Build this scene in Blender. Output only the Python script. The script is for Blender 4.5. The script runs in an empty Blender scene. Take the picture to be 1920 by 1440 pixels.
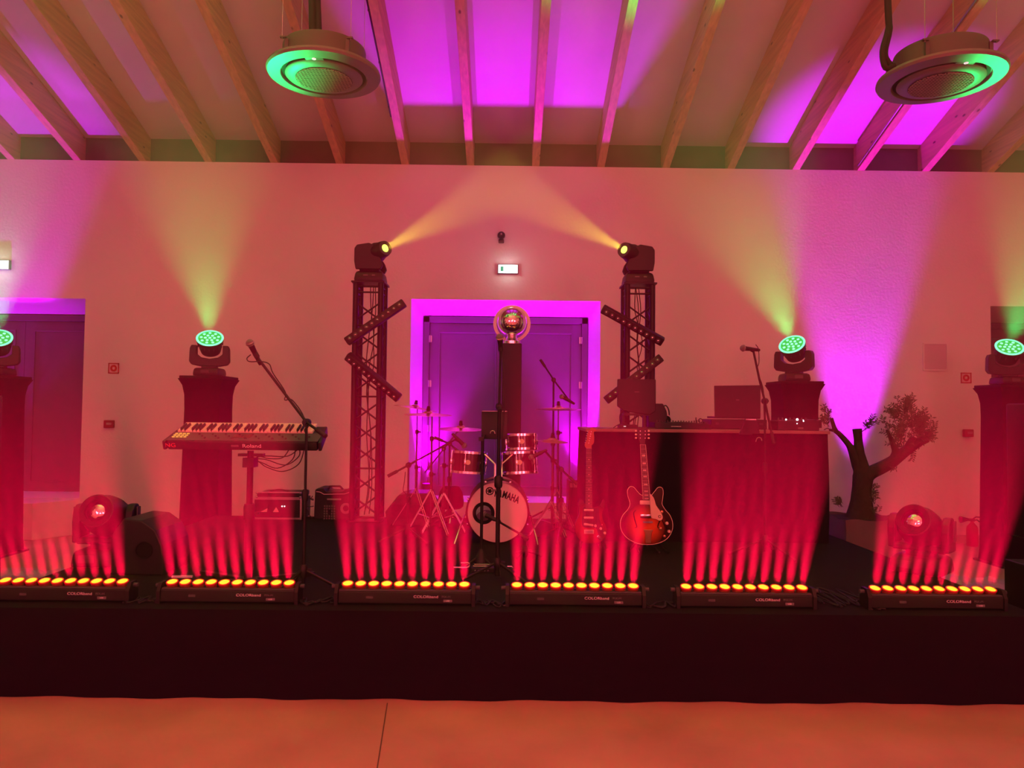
FILL, REDE, GRE, YELE = 0.68, 3900.0, 3300.0, 2000.0
import bpy, bmesh, math, random
from mathutils import Vector, Matrix, Euler
R = math.radians
V = Vector
C = bpy.context.scene.collection
SC = bpy.context.scene
random.seed(7)

# ------------------------------------------------------------------ camera
F = 1400.0
EYE = 1.6
cam_d = bpy.data.cameras.new('camera')
cam_d.sensor_width = 36.0
cam_d.lens = 36.0 * F / 1920.0
cam = bpy.data.objects.new('camera', cam_d)
C.objects.link(cam)
cam.matrix_world = (Matrix.Translation((0, 0, EYE)) @ Matrix.Rotation(R(-0.4), 4, 'Z')
                    @ Matrix.Rotation(R(90 + 2.05), 4, 'X') @ Matrix.Rotation(R(0.62), 4, 'Z'))
SC.camera = cam
CM = cam.matrix_world.copy()

def at(px, py, Y):
    d = CM.to_3x3() @ V(((px - 960) / F, -(py - 720) / F, -1))
    o = CM.translation
    return o + d * ((Y - o.y) / d.y)

# ------------------------------------------------------------------ world, haze, exposure
world = bpy.data.worlds.new('world'); SC.world = world
world.use_nodes = True
wn = world.node_tree; wn.nodes.clear()
wo = wn.nodes.new('ShaderNodeOutputWorld')
wb = wn.nodes.new('ShaderNodeBackground'); wb.inputs[0].default_value = (0.0, 0.0, 0.0, 1); wb.inputs[1].default_value = 0
wn.links.new(wb.outputs[0], wo.inputs['Surface'])
wv = wn.nodes.new('ShaderNodeVolumeScatter')          # stage haze filling the hall
wv.inputs['Color'].default_value = (0.95, 0.95, 0.95, 1)
wv.inputs['Density'].default_value = 0.024
wv.inputs['Anisotropy'].default_value = 0.8
wn.links.new(wv.outputs[0], wo.inputs['Volume'])
try:
    world.cycles.volume_sampling = 'MULTIPLE_IMPORTANCE'
    cy = SC.cycles
    cy.max_bounces = 5; cy.diffuse_bounces = 3; cy.glossy_bounces = 3; cy.transmission_bounces = 3
    cy.volume_bounces = 0; cy.transparent_max_bounces = 4
    cy.use_denoising = True
    cy.denoiser = 'OPENIMAGEDENOISE'
    cy.use_light_tree = True
    cy.sample_clamp_indirect = 4.0
    cy.caustics_reflective = False; cy.caustics_refractive = False
    cy.use_adaptive_sampling = False
except Exception:
    pass
SC.view_settings.view_transform = 'Standard'
SC.view_settings.look = 'None'
SC.view_settings.gamma = 1.0
SC.view_settings.use_curve_mapping = False
SC.view_settings.exposure = 0.25

def spot(name, loc, target, energy, color, size, blend=0.5, radius=0.03, parent=None):
    l = bpy.data.lights.new(name, 'SPOT')
    l.energy = energy; l.color = color; l.spot_size = R(size); l.spot_blend = blend
    l.shadow_soft_size = radius
    o = bpy.data.objects.new(name, l); C.objects.link(o)
    q = (V(target) - V(loc)).to_track_quat('-Z', 'Y')
    m = Matrix.Translation(V(loc)) @ q.to_matrix().to_4x4()
    if parent:
        o.parent = parent
    o.matrix_local = m
    return o

def bulb(name, loc, energy, color, radius):
    l = bpy.data.lights.new(name, 'POINT'); l.energy = energy; l.color = color; l.shadow_soft_size = radius
    o = bpy.data.objects.new(name, l); C.objects.link(o); o.location = loc
    return o

RED = (1.0, 0.0, 0.05)
# unseen red fill lamps added behind the camera for soft ambient light
for x, y, z, e in ((-4.5, -3.5, 3.0, 1000), (4.5, -3.5, 3.0, 1000), (0, -5.0, 3.2, 1000)):
    bulb('fill_lamp', (x, y, z), e * FILL, (1.0, 0.10, 0.16), 1.1)
bulb('fill_lamp', (1.0, -1.0, 4.2), 110, (1.0, 0.22, 0.06), 0.5)  # unseen warm lamp, added to light the floor

# ------------------------------------------------------------------ materials
MATS = {}
def mat(name, rgb=(.5, .5, .5), rough=.5, metal=0, noise=0, nscale=8, bump=0, bscale=60, emit=None, estr=1, spec=.5, stretch=None):
    if name in MATS:
        return MATS[name]
    m = bpy.data.materials.new(name); m.use_nodes = True
    nt = m.node_tree; b = nt.nodes['Principled BSDF']
    b.inputs['Base Color'].default_value = (*rgb, 1)
    b.inputs['Roughness'].default_value = rough
    b.inputs['Metallic'].default_value = metal
    b.inputs['Specular IOR Level'].default_value = spec
    if emit:
        b.inputs['Emission Color'].default_value = (*emit, 1)
        b.inputs['Emission Strength'].default_value = estr
        m.cycles.emission_sampling = 'NONE'
    if noise or bump:
        tc = nt.nodes.new('ShaderNodeTexCoord'); mp = nt.nodes.new('ShaderNodeMapping')
        nt.links.new(tc.outputs['Object'], mp.inputs[0])
        if stretch: mp.inputs['Scale'].default_value = stretch
    if noise:
        n = nt.nodes.new('ShaderNodeTexNoise'); n.inputs['Scale'].default_value = nscale; n.inputs['Detail'].default_value = 6
        nt.links.new(mp.outputs[0], n.inputs[0])
        r = nt.nodes.new('ShaderNodeMapRange'); r.inputs['From Min'].default_value = .3; r.inputs['From Max'].default_value = .7
        r.inputs['To Min'].default_value = 1 - noise; r.inputs['To Max'].default_value = 1 + noise * .6
        nt.links.new(n.outputs[0], r.inputs[0])
        mx = nt.nodes.new('ShaderNodeVectorMath'); mx.operation = 'SCALE'; mx.inputs[0].default_value = rgb
        nt.links.new(r.outputs[0], mx.inputs['Scale'])
        nt.links.new(mx.outputs[0], b.inputs['Base Color'])
    if bump:
        n = nt.nodes.new('ShaderNodeTexNoise'); n.inputs['Scale'].default_value = bscale; n.inputs['Detail'].default_value = 4
        nt.links.new(mp.outputs[0], n.inputs[0])
        bp = nt.nodes.new('ShaderNodeBump'); bp.inputs['Strength'].default_value = bump; bp.inputs['Distance'].default_value = .02
        nt.links.new(n.outputs[0], bp.inputs['Height']); nt.links.new(bp.outputs[0], b.inputs['Normal'])
    MATS[name] = m
    return m

def wood_mat():
    m = mat('spruce', (.62, .42, .22), .7, noise=.22, nscale=2.2, stretch=(14, .8, 14))
    nt = m.node_tree; b = nt.nodes['Principled BSDF']
    tc = nt.nodes.new('ShaderNodeTexCoord'); mp = nt.nodes.new('ShaderNodeMapping'); mp.inputs['Scale'].default_value = (7, 3.0, 7)
    vo = nt.nodes.new('ShaderNodeTexVoronoi'); vo.inputs['Scale'].default_value = 1.0
    nt.links.new(tc.outputs['Object'], mp.inputs[0]); nt.links.new(mp.outputs[0], vo.inputs[0])
    rp = nt.nodes.new('ShaderNodeMapRange'); rp.inputs['From Min'].default_value = .06; rp.inputs['From Max'].default_value = .12
    nt.links.new(vo.outputs['Distance'], rp.inputs[0])
    mix = nt.nodes.new('ShaderNodeMix'); mix.data_type = 'RGBA'
    src = b.inputs['Base Color'].links[0].from_socket
    nt.links.new(rp.outputs[0], mix.inputs['Factor'])
    mix.inputs[6].default_value = (.14, .07, .03, 1); nt.links.new(src, mix.inputs[7])
    nt.links.new(mix.outputs[2], b.inputs['Base Color'])
    return m
WOOD = wood_mat()
PLASTER = mat('plaster', (.78, .76, .74), .9, noise=.03, nscale=1.5, bump=.15, bscale=30)
CEIL = mat('ceiling_board', (.70, .68, .66), .85, noise=.04, nscale=3)
BOARD = mat('eave_board', (.16, .12, .09), .85, noise=.2, nscale=4)
BLACK = mat('black_plastic', (.010, .009, .010), .45, spec=.35)
MATT = mat('matt_black', (.006, .006, .006), .8, spec=.2)
RUBBER = mat('rubber', (.01, .01, .01), .7)
CLOTH = mat('black_cloth', (.011, .005, .012), .95, bump=.3, bscale=200, spec=.1)
CHROME = mat('chrome', (.8, .8, .8), .16, 1)
STEEL = mat('steel', (.45, .45, .46), .35, 1)
BMETAL = mat('black_metal', (.010, .010, .011), .4, .3, spec=.3)
BRASS = mat('cymbal_bronze', (.75, .52, .22), .28, 1)
WHITE = mat('white_plastic', (.8, .8, .78), .4)
CREAM = mat('cream_plastic', (.80, .70, .55), .35)
DULL = mat('dull_steel', (.10, .10, .10), .3, 1)
GREY = mat('grey_plastic', (.25, .25, .25), .5)
DGREY = mat('dark_grey', (.06, .06, .065), .55)
PRINT = mat('pale_print', (.75, .75, .75), .6)
DPRINT = mat('dim_print', (.16, .16, .16), .6)
REDPAINT = mat('red_paint', (.55, .02, .02), .4)
GLASS = mat('lamp_glass', (.6, .6, .6), .06, .9)
DOORM = mat('door_wood', (.14, .08, .13), .5, noise=.1, nscale=5)

# ------------------------------------------------------------------ mesh helpers
def rotm(e):
    return Euler([R(a) for a in e]).to_matrix().to_4x4()

def frame(p0, p1):
    z = (V(p1) - V(p0)).normalized()
    q = z.to_track_quat('Z', 'Y')
    return q.to_matrix().to_4x4()

def smoothpath(pts, n=6):
    pts = [V(p) for p in pts]
    if len(pts) < 3: return pts
    out = []
    P = [pts[0] * 2 - pts[1]] + pts + [pts[-1] * 2 - pts[-2]]
    for i in range(1, len(P) - 2):
        for k in range(n):
            t = k / n
            a, b, c, d = P[i-1], P[i], P[i+1], P[i+2]
            out.append(.5 * ((2*b) + (c-a)*t + (2*a-5*b+4*c-d)*t*t + (3*b-a-3*c+d)*t**3))
    out.append(pts[-1])
    return out

class MB:
    def __init__(s, m=None):
        s.v = []; s.f = []; s.m = m or Matrix.Identity(4)
    def add(s, vs, fs, m=None):
        b = len(s.v); mm = s.m @ m if m is not None else s.m
        s.v += [mm @ V(p) for p in vs]
        s.f += [tuple(b + i for i in f) for f in fs]
        return s
    def box(s, c, d, rot=None, bev=0, taper=(1, 1)):
        hx, hy, hz = d[0]/2, d[1]/2, d[2]/2
        m = Matrix.Translation(V(c))
        if rot is not None: m = m @ (rot if isinstance(rot, Matrix) else rotm(rot))
        if not bev:
            tx, ty = taper
            vs = [(-hx,-hy,-hz),(hx,-hy,-hz),(hx,hy,-hz),(-hx,hy,-hz),(-hx*tx,-hy*ty,hz),(hx*tx,-hy*ty,hz),(hx*tx,hy*ty,hz),(-hx*tx,hy*ty,hz)]
            return s.add(vs, [(0,3,2,1),(4,5,6,7),(0,1,5,4),(1,2,6,5),(2,3,7,6),(3,0,4,7)], m)
        bm = bmesh.new(); bmesh.ops.create_cube(bm, size=1)
        for v in bm.verts:
            t = taper if v.co.z > 0 else (1, 1)
            v.co = V((v.co.x*d[0]*t[0], v.co.y*d[1]*t[1], v.co.z*d[2]))
        bmesh.ops.bevel(bm, geom=list(bm.edges), offset=bev, segments=2, affect='EDGES', profile=.5)
        bm.verts.index_update()
        s.add([v.co.copy() for v in bm.verts], [[v.index for v in f.verts] for f in bm.faces], m); bm.free()
        return s
    def tube(s, pts, r, n=8, smooth=0, closed=False, flat=None):
        pts = [V(p) for p in pts]
        rr = list(r) if isinstance(r, (list, tuple)) else [r] * len(pts)
        if smooth:
            k = len(pts); sp = smoothpath(pts, smooth)
            nr = []
            for i in range(len(sp)):
                t = i / smooth; a = min(int(t), k-1); b = min(a+1, k-1)
                nr.append(rr[a] + (rr[b]-rr[a]) * (t-a))
            pts, rr = sp, nr
        vs = []; fs = []; ref = None
        N = len(pts)
        for i, p in enumerate(pts):
            a = pts[i-1] if (i or closed) else p; b = pts[(i+1) % N] if (i < N-1 or closed) else p
            d = (b - a)
            d = d.normalized() if d.length > 1e-9 else V((0,0,1))
            if ref is None:
                ref = d.orthogonal().normalized()
            ref = (ref - d * ref.dot(d))
            ref = ref.normalized() if ref.length > 1e-6 else d.orthogonal().normalized()
            o = d.cross(ref)
            for k in range(n):
                an = 2*math.pi*(k+.5)/n
                vs.append(p + (ref*math.cos(an) + o*math.sin(an)) * rr[i])
        for i in range(N if closed else N-1):
            j = (i+1) % N
            for k in range(n):
                k2 = (k+1) % n
                fs.append((i*n+k, i*n+k2, j*n+k2, j*n+k))
        if not closed:
            fs.append(tuple(range(n))[::-1]); fs.append(tuple((N-1)*n+k for k in range(n)))
        return s.add(vs, fs)
    def cyl(s, p0, p1, r, r1=None, n=16):
        return s.tube([p0, p1], [r, r if r1 is None else r1], n)
    def lathe(s, prof, m=None, n=32, open_=False):
        """prof: (r, z) list revolved about local z; m places it"""
        vs = []; fs = []
        for r, z in prof:
            for k in range(n):
                a = 2*math.pi*k/n; vs.append((r*math.cos(a), r*math.sin(a), z))
        L = len(prof)
        for i in range(L-1):
            for k in range(n):
                k2 = (k+1) % n
                fs.append((i*n+k, i*n+k2, (i+1)*n+k2, (i+1)*n+k))
        ends = prof[0][0] > 1e-5 and prof[-1][0] > 1e-5
        if ends and L > 2 and abs(prof[0][1]-prof[-1][1]) < .045:      # a ring closes on itself
            for k in range(n):
                k2 = (k+1) % n; fs.append(((L-1)*n+k, (L-1)*n+k2, k2, k))
        elif not open_:
            if prof[0][0] > 1e-5: fs.append(tuple(range(n))[::-1])
            if prof[-1][0] > 1e-5: fs.append(tuple((L-1)*n+k for k in range(n)))
        return s.add(vs, fs, m)
    def ball(s, c, r, n=16, sc=(1,1,1)):
        prof = [(max(1e-6, math.sin(math.pi*i/(n//2)))*r, -math.cos(math.pi*i/(n//2))*r) for i in range(n//2+1)]
        return s.lathe(prof, Matrix.Translation(V(c)) @ Matrix.Diagonal((*sc, 1)), n)
    def ring(s, c, R0, r, m=None, n=32, k=8):
        pts = [(R0*math.cos(2*math.pi*i/n), R0*math.sin(2*math.pi*i/n), 0) for i in range(n)]
        mm = Matrix.Translation(V(c)) @ (m or Matrix.Identity(4))
        return s.tube([mm @ V(p) for p in pts], r, k, closed=True)
    def prism(s, poly, t, m=None):
        """2D outline in local xz, thickness t along local y (centred)"""
        n = len(poly)
        vs = [(x, -t/2, z) for x, z in poly] + [(x, t/2, z) for x, z in poly]
        fs = [tuple(range(n)), tuple(range(2*n-1, n-1, -1))] + [(i, i+n, (i+1) % n + n, (i+1) % n) for i in range(n)]
        return s.add(vs, fs, m)
    def quad(s, a, b, c, d):
        return s.add([a, b, c, d], [(0,1,2,3)])
    def obj(s, name, m, parent=None, smooth=False, bevel=0, recalc=True, split=40):
        me = bpy.data.meshes.new(name)
        me.from_pydata([tuple(v) for v in s.v], [], s.f)
        if recalc:
            bm = bmesh.new(); bm.from_mesh(me); bmesh.ops.recalc_face_normals(bm, faces=bm.faces); bm.to_mesh(me); bm.free()
        me.materials.append(m)
        o = bpy.data.objects.new(name, me); C.objects.link(o)
        if parent: o.parent = parent
        if smooth:
            me.polygons.foreach_set('use_smooth', [True]*len(me.polygons))
            try: me.set_sharp_from_angle(angle=R(split))
            except Exception: pass
        if bevel:
            bv = o.modifiers.new('bevel', 'BEVEL'); bv.width = bevel; bv.segments = 2; bv.limit_method = 'ANGLE'
        return o

def tag(o, label=None, cat=None, group=None, kind=None):
    if label: o['label'] = label
    if cat: o['category'] = cat
    if group: o['group'] = group
    if kind: o['kind'] = kind
    return o

def thing(name, label, cat, loc=(0,0,0), rz=0, group=None):
    o = bpy.data.objects.new(name, None); C.objects.link(o)
    o.empty_display_size = .1
    o.location = loc; o.rotation_euler = (0, 0, rz)
    return tag(o, label, cat, group)

def struct(name, mb, m, parent=None, **k):
    o = mb.obj(name, m, parent, **k)
    if not parent: o['kind'] = 'structure'
    return o

def clone(root, loc, rz=None, label=None, group=None):
    kids = {}
    for o in bpy.data.objects:
        if o.parent: kids.setdefault(o.parent.name, []).append(o)
    def rec(o, par):
        c = o.copy(); C.objects.link(c); c.parent = par
        for ch in kids.get(o.name, []): rec(ch, c)
        return c
    r = rec(root, None); r.location = loc
    if rz is not None: r.rotation_euler = (0, 0, rz)
    if label: r['label'] = label
    if group: r['group'] = group
    return r

def text(name, s, size, m, parent, loc, rot=(90, 0, 0), ext=.0006, align='CENTER', sx=1, fat=0):
    cu = bpy.data.curves.new(name, 'FONT'); cu.body = s; cu.size = size; cu.extrude = ext; cu.align_x = align; cu.align_y = 'CENTER'
    cu.resolution_u = 3; cu.offset = fat
    t = bpy.data.objects.new(name, cu); C.objects.link(t)
    dg = bpy.context.evaluated_depsgraph_get()
    me = bpy.data.meshes.new_from_object(t.evaluated_get(dg))
    bpy.data.objects.remove(t)
    for v in me.vertices: v.co.x *= sx
    me.materials.clear(); me.materials.append(m)
    o = bpy.data.objects.new(name, me); C.objects.link(o)
    if parent: o.parent = parent
    o.location = loc; o.rotation_euler = [R(a) for a in rot]
    return o

# ------------------------------------------------------------------ the hall
YW = 9.4                       # plane of the far wall
ZW = at(960, 311, YW).z        # top of the plaster wall
SL = 0.336                     # slope of the roof, rising towards the photographer
DEPTH = .36                    # vertical depth of the rafters
FZ = .45                       # level of the raised door sills
def zb(y): return ZW + SL * (YW - y)       # underside of the rafters
XL, XR, YB, YR = -9.0, 9.5, -8.0, 0.5

floor_m = mat('concrete_floor', (.50, .30, .21), .42, noise=.22, nscale=1.7, bump=.12, bscale=14)
fl = MB().quad((XL, YB, 0), (XR, YB, 0), (XR, 11, 0), (XL, 11, 0))
floor = struct('floor', fl, floor_m)
struct('trim_1', MB().box((-.334, 1.1, .0005), (.006, 6.1, .001), (0, 0, 5.6)), mat('floor_joint', (.10, .07, .05), .9))

def niche(mb, x0, x1, z0, z1, ins, zt, yb):
    """splayed reveal from the wall plane back to the door"""
    a = [(x0, YW, z0), (x1, YW, z0), (x1, YW, z1), (x0, YW, z1)]
    b = [(x0+ins, yb, z0), (x1-ins, yb, z0), (x1-ins, yb, zt), (x0+ins, yb, zt)]
    for i in range(4):
        j = (i+1) % 4
        mb.quad(a[i], a[j], b[j], b[i])

YD = 10.16
cx0, cx1 = at(769, 700, YW).x, at(1125, 700, YW).x
zc = at(947, 563, YW).z
lx1 = at(156, 700, YW).x; lx0 = lx1 - 2.4
rx0 = at(1858, 650, YW).x; rx1 = rx0 + 2.4
zl = at(80, 559, YW).z; zr = at(1880, 574, YW).z
OPEN = [(lx0, lx1, zl), (cx0, cx1, zc), (rx0, rx1, zr)]
w = MB()
xs = [XL] + [v for o in OPEN for v in o[:2]] + [XR]
for i in range(0, len(xs), 2):
    w.quad((xs[i], YW, 0), (xs[i+1], YW, 0), (xs[i+1], YW, ZW), (xs[i], YW, ZW))
for x0, x1, zt in OPEN:
    w.quad((x0, YW, 0), (x1, YW, 0), (x1, YW, FZ), (x0, YW, FZ))
    w.quad((x0, YW, zt), (x1, YW, zt), (x1, YW, ZW), (x0, YW, ZW))
    niche(w, x0, x1, FZ, zt, .085, zt - .13, YD)
w.quad((XL, YW, ZW), (XR, YW, ZW), (XR, YW+.14, ZW), (XL, YW+.14, ZW))
struct('wall_back', w, PLASTER, recalc=False)
struct('trim_2', MB().box((0, YW-.006, .05), (18.4, .012, .10)), mat('skirting', (.45, .36, .32), .6))
struct('wall_left', MB().quad((XL, YB, 0), (XL, 11, 0), (XL, 11, 8.5), (XL, YB, 8.5)), PLASTER)
struct('wall_right', MB().quad((XR, YB, 0), (XR, 11, 0), (XR, 11, 8.5), (XR, YB, 8.5)), PLASTER)
struct('wall_front', MB().quad((XL, YB, 0), (XR, YB, 0), (XR, YB, 8.5), (XL, YB, 8.5)), PLASTER)
ce = MB()
yc = YW + .14
ce.quad((XL, yc, zb(yc)+DEPTH), (XR, yc, zb(yc)+DEPTH), (XR, YR, zb(YR)+DEPTH), (XL, YR, zb(YR)+DEPTH))
ce.quad((XL, YR, zb(YR)+DEPTH), (XR, YR, zb(YR)+DEPTH), (XR, YB, zb(YR)+DEPTH-2.4), (XL, YB, zb(YR)+DEPTH-2.4))
struct('ceiling', ce, CEIL)
struct('trim_3', MB().box((.25, YW+.12, ZW+.18), (18.4, .03, .38)), BOARD)
# rafters, one object each
RX = [at(x, 312, YW).x for x in (875+7,)][0]
SP = at(1235+122, 312, YW).x - at(1235, 312, YW).x
k = 4
for i in range(-10, 11):
    x = RX + i * SP
    if not (XL + .1 < x < XR - .1): continue
    r = MB()
    y0, y1 = YW + .12, YR + .05
    vs = []
    for y in (y0, y1):
        z = zb(y)
        vs += [(x-.047, y, z), (x+.047, y, z), (x+.047, y, z+DEPTH-.002), (x-.047, y, z+DEPTH-.002)]
    r.add(vs, [(0,1,2,3), (7,6,5,4), (0,4,5,1), (1,5,6,2), (2,6,7,3), (3,7,4,0)])
    o = struct('trim_%d' % k, r, WOOD, bevel=.004); k += 1

# doors in the three recesses
def door(n, x0, x1, zt, hinges):
    yb = YD - .0
    x0 += .085; x1 -= .085; zt -= .13
    cx = (x0+x1)/2; W = x1-x0; H = zt-FZ
    fr = MB()
    for s in (x0+.04, x1-.04): fr.box((s, yb-.04, FZ+H/2), (.08, .08, H))
    fr.box((cx, yb-.04, zt-.04), (W, .08, .08))
    d = struct('door_%d' % n, fr, DOORM, bevel=.004)
    for s in (-1, 1):
        lf = MB(); lw = W/2-.085; lc = cx + s*(lw/2+.002)
        lf.box((lc, yb-.02, FZ+(H-.08)/2), (lw, .05, H-.085))
        lp = lf.obj('door_leaf', DOORM, d, bevel=.003)
        st = .13; pw = lw-2*st; ph = H-.08-2*st
        mo = MB()
        zc_ = FZ+(H-.08)/2
        for t in (-1, 1):
            mo.box((lc+t*pw/2, yb-.05, zc_), (.022, .02, ph+.02)); mo.box((lc, yb-.05, zc_+t*ph/2), (pw, .02, .022))
        mo.obj('panel_moulding', DOORM, lp, bevel=.004)
        if hinges:
            for q in range(4):
                MB().cyl((cx+s*(W/2-.082), yb-.09, FZ+.25+q*(H-.6)/3), (cx+s*(W/2-.082), yb-.09, FZ+.34+q*(H-.6)/3), .014).box((cx+s*(W/2-.10), yb-.083, FZ+.295+q*(H-.6)/3), (.03, .006, .09)).obj('hinge', WHITE if n == 1 else STEEL, lp)
        if s < 0:
            MB().box((cx-.06, yb-.06, FZ+1.05), (.035, .02, .2)).tube([(cx-.06, yb-.06, FZ+1.08), (cx-.06, yb-.11, FZ+1.08), (cx-.18, yb-.11, FZ+1.08)], .009).obj('door_handle', STEEL, lp)
    return d
for n, (x0, x1, zt) in enumerate(OPEN): door(n+1, x0, x1, zt, True)

# masonry step in front of the left door
sx1 = at(60, 1000, 8.95).x
struct('trim_%d' % k, MB().add([(sx1, 8.95, 0), (lx1+.02, YW, 0), (lx0, YW, 0), (lx0, 8.95, 0), (sx1, 8.95, FZ-.01), (lx1+.02, YW, FZ-.01), (lx0, YW, FZ-.01), (lx0, 8.95, FZ-.01)],
       [(0,1,2,3), (4,7,6,5), (0,4,5,1), (1,5,6,2), (2,6,7,3), (3,7,4,0)]), PLASTER, bevel=.01); k += 1
# ------------------------------------------------------------------ magenta uplights along the wall
VIO = (0.62, 0.0, 1.0)
UPG = 'magenta uplights standing along the far wall'
def uplight(loc, label, target, e, size, col=VIO, rad=.05, group=None):
    t = thing('uplight', label, 'uplight', loc, 0, group)
    MB().lathe([(.055, 0), (.06, .01), (.06, .14), (.068, .15), (.068, .17)]).obj('housing', BLACK, t, smooth=True)
    MB().lathe([(.0001, .165), (.058, .165), (.058, .17), (.0001, .17)]).obj('lens', mat('violet_lens', (.1, 0, .1), .3, emit=(.7, 0, 1), estr=4), t)
    MB().tube([(-.09, 0, 0), (-.09, 0, .09), (-.07, 0, .09)], .006).tube([(.09, 0, 0), (.09, 0, .09), (.07, 0, .09)], .006).box((0, 0, .004), (.2, .05, .008)).obj('bracket', BMETAL, t)
    spot('lamp', (0, 0, .19), V(target) - V(loc), e, col, size, .6, rad, t)
    return t
uplight((cx0+.17, YD-.17, FZ), 'black uplight on the raised sill at the left jamb of the middle door', (cx0+.25, YD-.40, 4), 1000, 62)
uplight((cx1-.17, YD-.17, FZ), 'black uplight on the raised sill at the right jamb of the middle door', (cx1-.25, YD-.40, 4), 1000, 62)
uplight((lx0+.55, YD-.2, FZ), 'black uplight on the sill of the left door', (lx0+.8, YD-.45, 4), 260, 80)
pl = at(-12, 900, 9.1)
uplight((pl.x, 8.85, FZ), 'black uplight on the masonry step before the left door', (pl.x+.1, 8.98, 4), 700, 34)
pt = at(1612, 930, 9.15)
uplight((pt.x, 9.1, 0), 'black uplight behind the planter of the olive tree', (pt.x+.10, 9.17, 4), 1800, 34)

# ------------------------------------------------------------------ stage
SZ = .485; SY0, SY1 = 4.18, 7.78; SX = 3.0
st = thing('stage_platform', 'long low stage platform draped in black skirt cloth', 'stage', (0, 5.98, 0))
MB().box((0, 0, SZ-.03), (2*SX, SY1-SY0, .06)).obj('deck', mat('stage_carpet', (.010, .008, .012), .95, noise=.2, nscale=20, bump=.3, bscale=150, spec=.15), st)
sk = MB()
def skirt(a, b, n, seed):
    rnd = random.Random(seed); L = (V(b)-V(a)).length; d = (V(b)-V(a)).normalized(); nrm = V((d.y, -d.x, 0))
    vs = []; fs = []
    rows = 5
    for i in range(n+1):
        t = i/n; s = t*L
        w0 = .006*math.sin(s*7+seed) + .004*math.sin(s*17+2)
        for j in range(rows+1):
            h = j/rows
            off = w0*(1-h)*1.6 + .004
            p = V(a) + d*s + nrm*off; z = SZ*h + .003*(1-h)
            vs.append((p.x, p.y, z))
    for i in range(n):
        for j in range(rows):
            q = i*(rows+1)+j; fs.append((q, q+rows+1, q+rows+2, q+1))
    sk.add(vs, fs)
ya, yb_ = SY0-5.98, SY1-5.98
skirt((-SX, ya, 0), (SX, ya, 0), 160, 1); skirt((SX, ya, 0), (SX, yb_, 0), 60, 2); skirt((SX, yb_, 0), (-SX, yb_, 0), 60, 3); skirt((-SX, yb_, 0), (-SX, ya, 0), 60, 4)
sk.obj('skirt', CLOTH, st, smooth=True, recalc=False)
for x in (-2, 0, 2):
    for y in (ya+.3, yb_-.3): MB().cyl((x, y, 0), (x, y, SZ-.06), .025).obj('leg', STEEL, st)

# ------------------------------------------------------------------ LED battens along the stage edge
RIM = mat('red_rim', (.3, .0, .0), .3, emit=(1, .0, .012), estr=.5)
LENS = mat('hot_lens', (.3, .1, 0), .3, emit=(1.0, .60, .03), estr=1.5)
def led_batten(label, loc):
    t = thing('led_batten', label, 'stage light', loc, 0, 'LED battens along the stage edge')
    L = .80
    MB().box((0, 0, .045), (L-.04, .10, .07), bev=.006).obj('housing', BLACK, t)
    MB().box((0, -.03, .084), (L-.05, .03, .006)).box((0, .035, .084), (L-.05, .02, .006)).obj('top_rail', DGREY, t)
    for s in (-1, 1):
        e = MB().prism([(-.055, 0), (.055, 0), (.055, .07), (.03, .115), (-.03, .115), (-.055, .07)], .02, Matrix.Translation((s*(L/2-.01), 0, 0)) @ rotm((0, 0, 90))).obj('end_bracket', BLACK, t)
        MB().cyl((s*(L/2), 0, .095), (s*(L/2+.025), 0, .095), .012, n=10).obj('tilt_knob', DGREY, e)
    d = V((0, -math.cos(R(72)), math.sin(R(72))))
    for i in range(10):
        x = (i-4.5)*.0745
        c = V((x, 0, .112))
        m = Matrix.Translation(c - d*.022) @ frame((0,0,0), d)
        p = MB().lathe([(.016, -.035), (.026, -.02), (.031, .0), (.032, .018), (.029, .022)], m, 20).obj('lamp_pod', mat('pod_red', (.25, .01, .01), .35), t, smooth=True)
        MB().lathe([(.0285, .0225), (.033, .019), (.034, .024), (.0285, .026)], m, 20).obj('rim', RIM, p, smooth=True)
        MB().lathe([(.0001, .030), (.012, .029), (.022, .0265), (.0285, .022)], m, 20).obj('lens', LENS, p, smooth=True)
        spot('beam', c + d*.016, c + d*1.0, REDE, RED, 14, .55, .022, t)
    text('lettering', 'COLORband', .021, PRINT, t, (.12, -.0512, .052), sx=1.25)
    text('lettering', 'PIX-M', .018, DPRINT, t, (.235, -.0512, .052), sx=1.1)
    MB().box((.245, -.0506, .030), (.05, .002, .014)).obj('badge', DPRINT, t)
    text('lettering', 'USB', .012, PRINT, t, (.245, -.0522, .030))
    text('lettering', '8888', .020, DPRINT, t, (-.20, -.0512, .046))
    return t
BL = ['black LED batten with ten red lamps at the far left end of the stage edge',
      'black LED batten with red lamps below the keyboard',
      'black LED batten with red lamps left of the middle microphone stand',
      'black LED batten with red lamps right of the middle microphone stand, below the guitars',
      'black LED batten with red lamps in front of the draped table',
      'black LED batten with red lamps at the far right, beside the black loudspeaker']
bt = led_batten(BL[0], (at(119, 1120, 4.34).x, 4.34, SZ))
for px, lb in zip((432, 761, 1078, 1395, 1749), BL[1:]):
    clone(bt, (at(px, 1120, 4.34).x, 4.34, SZ), None, lb)

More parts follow.
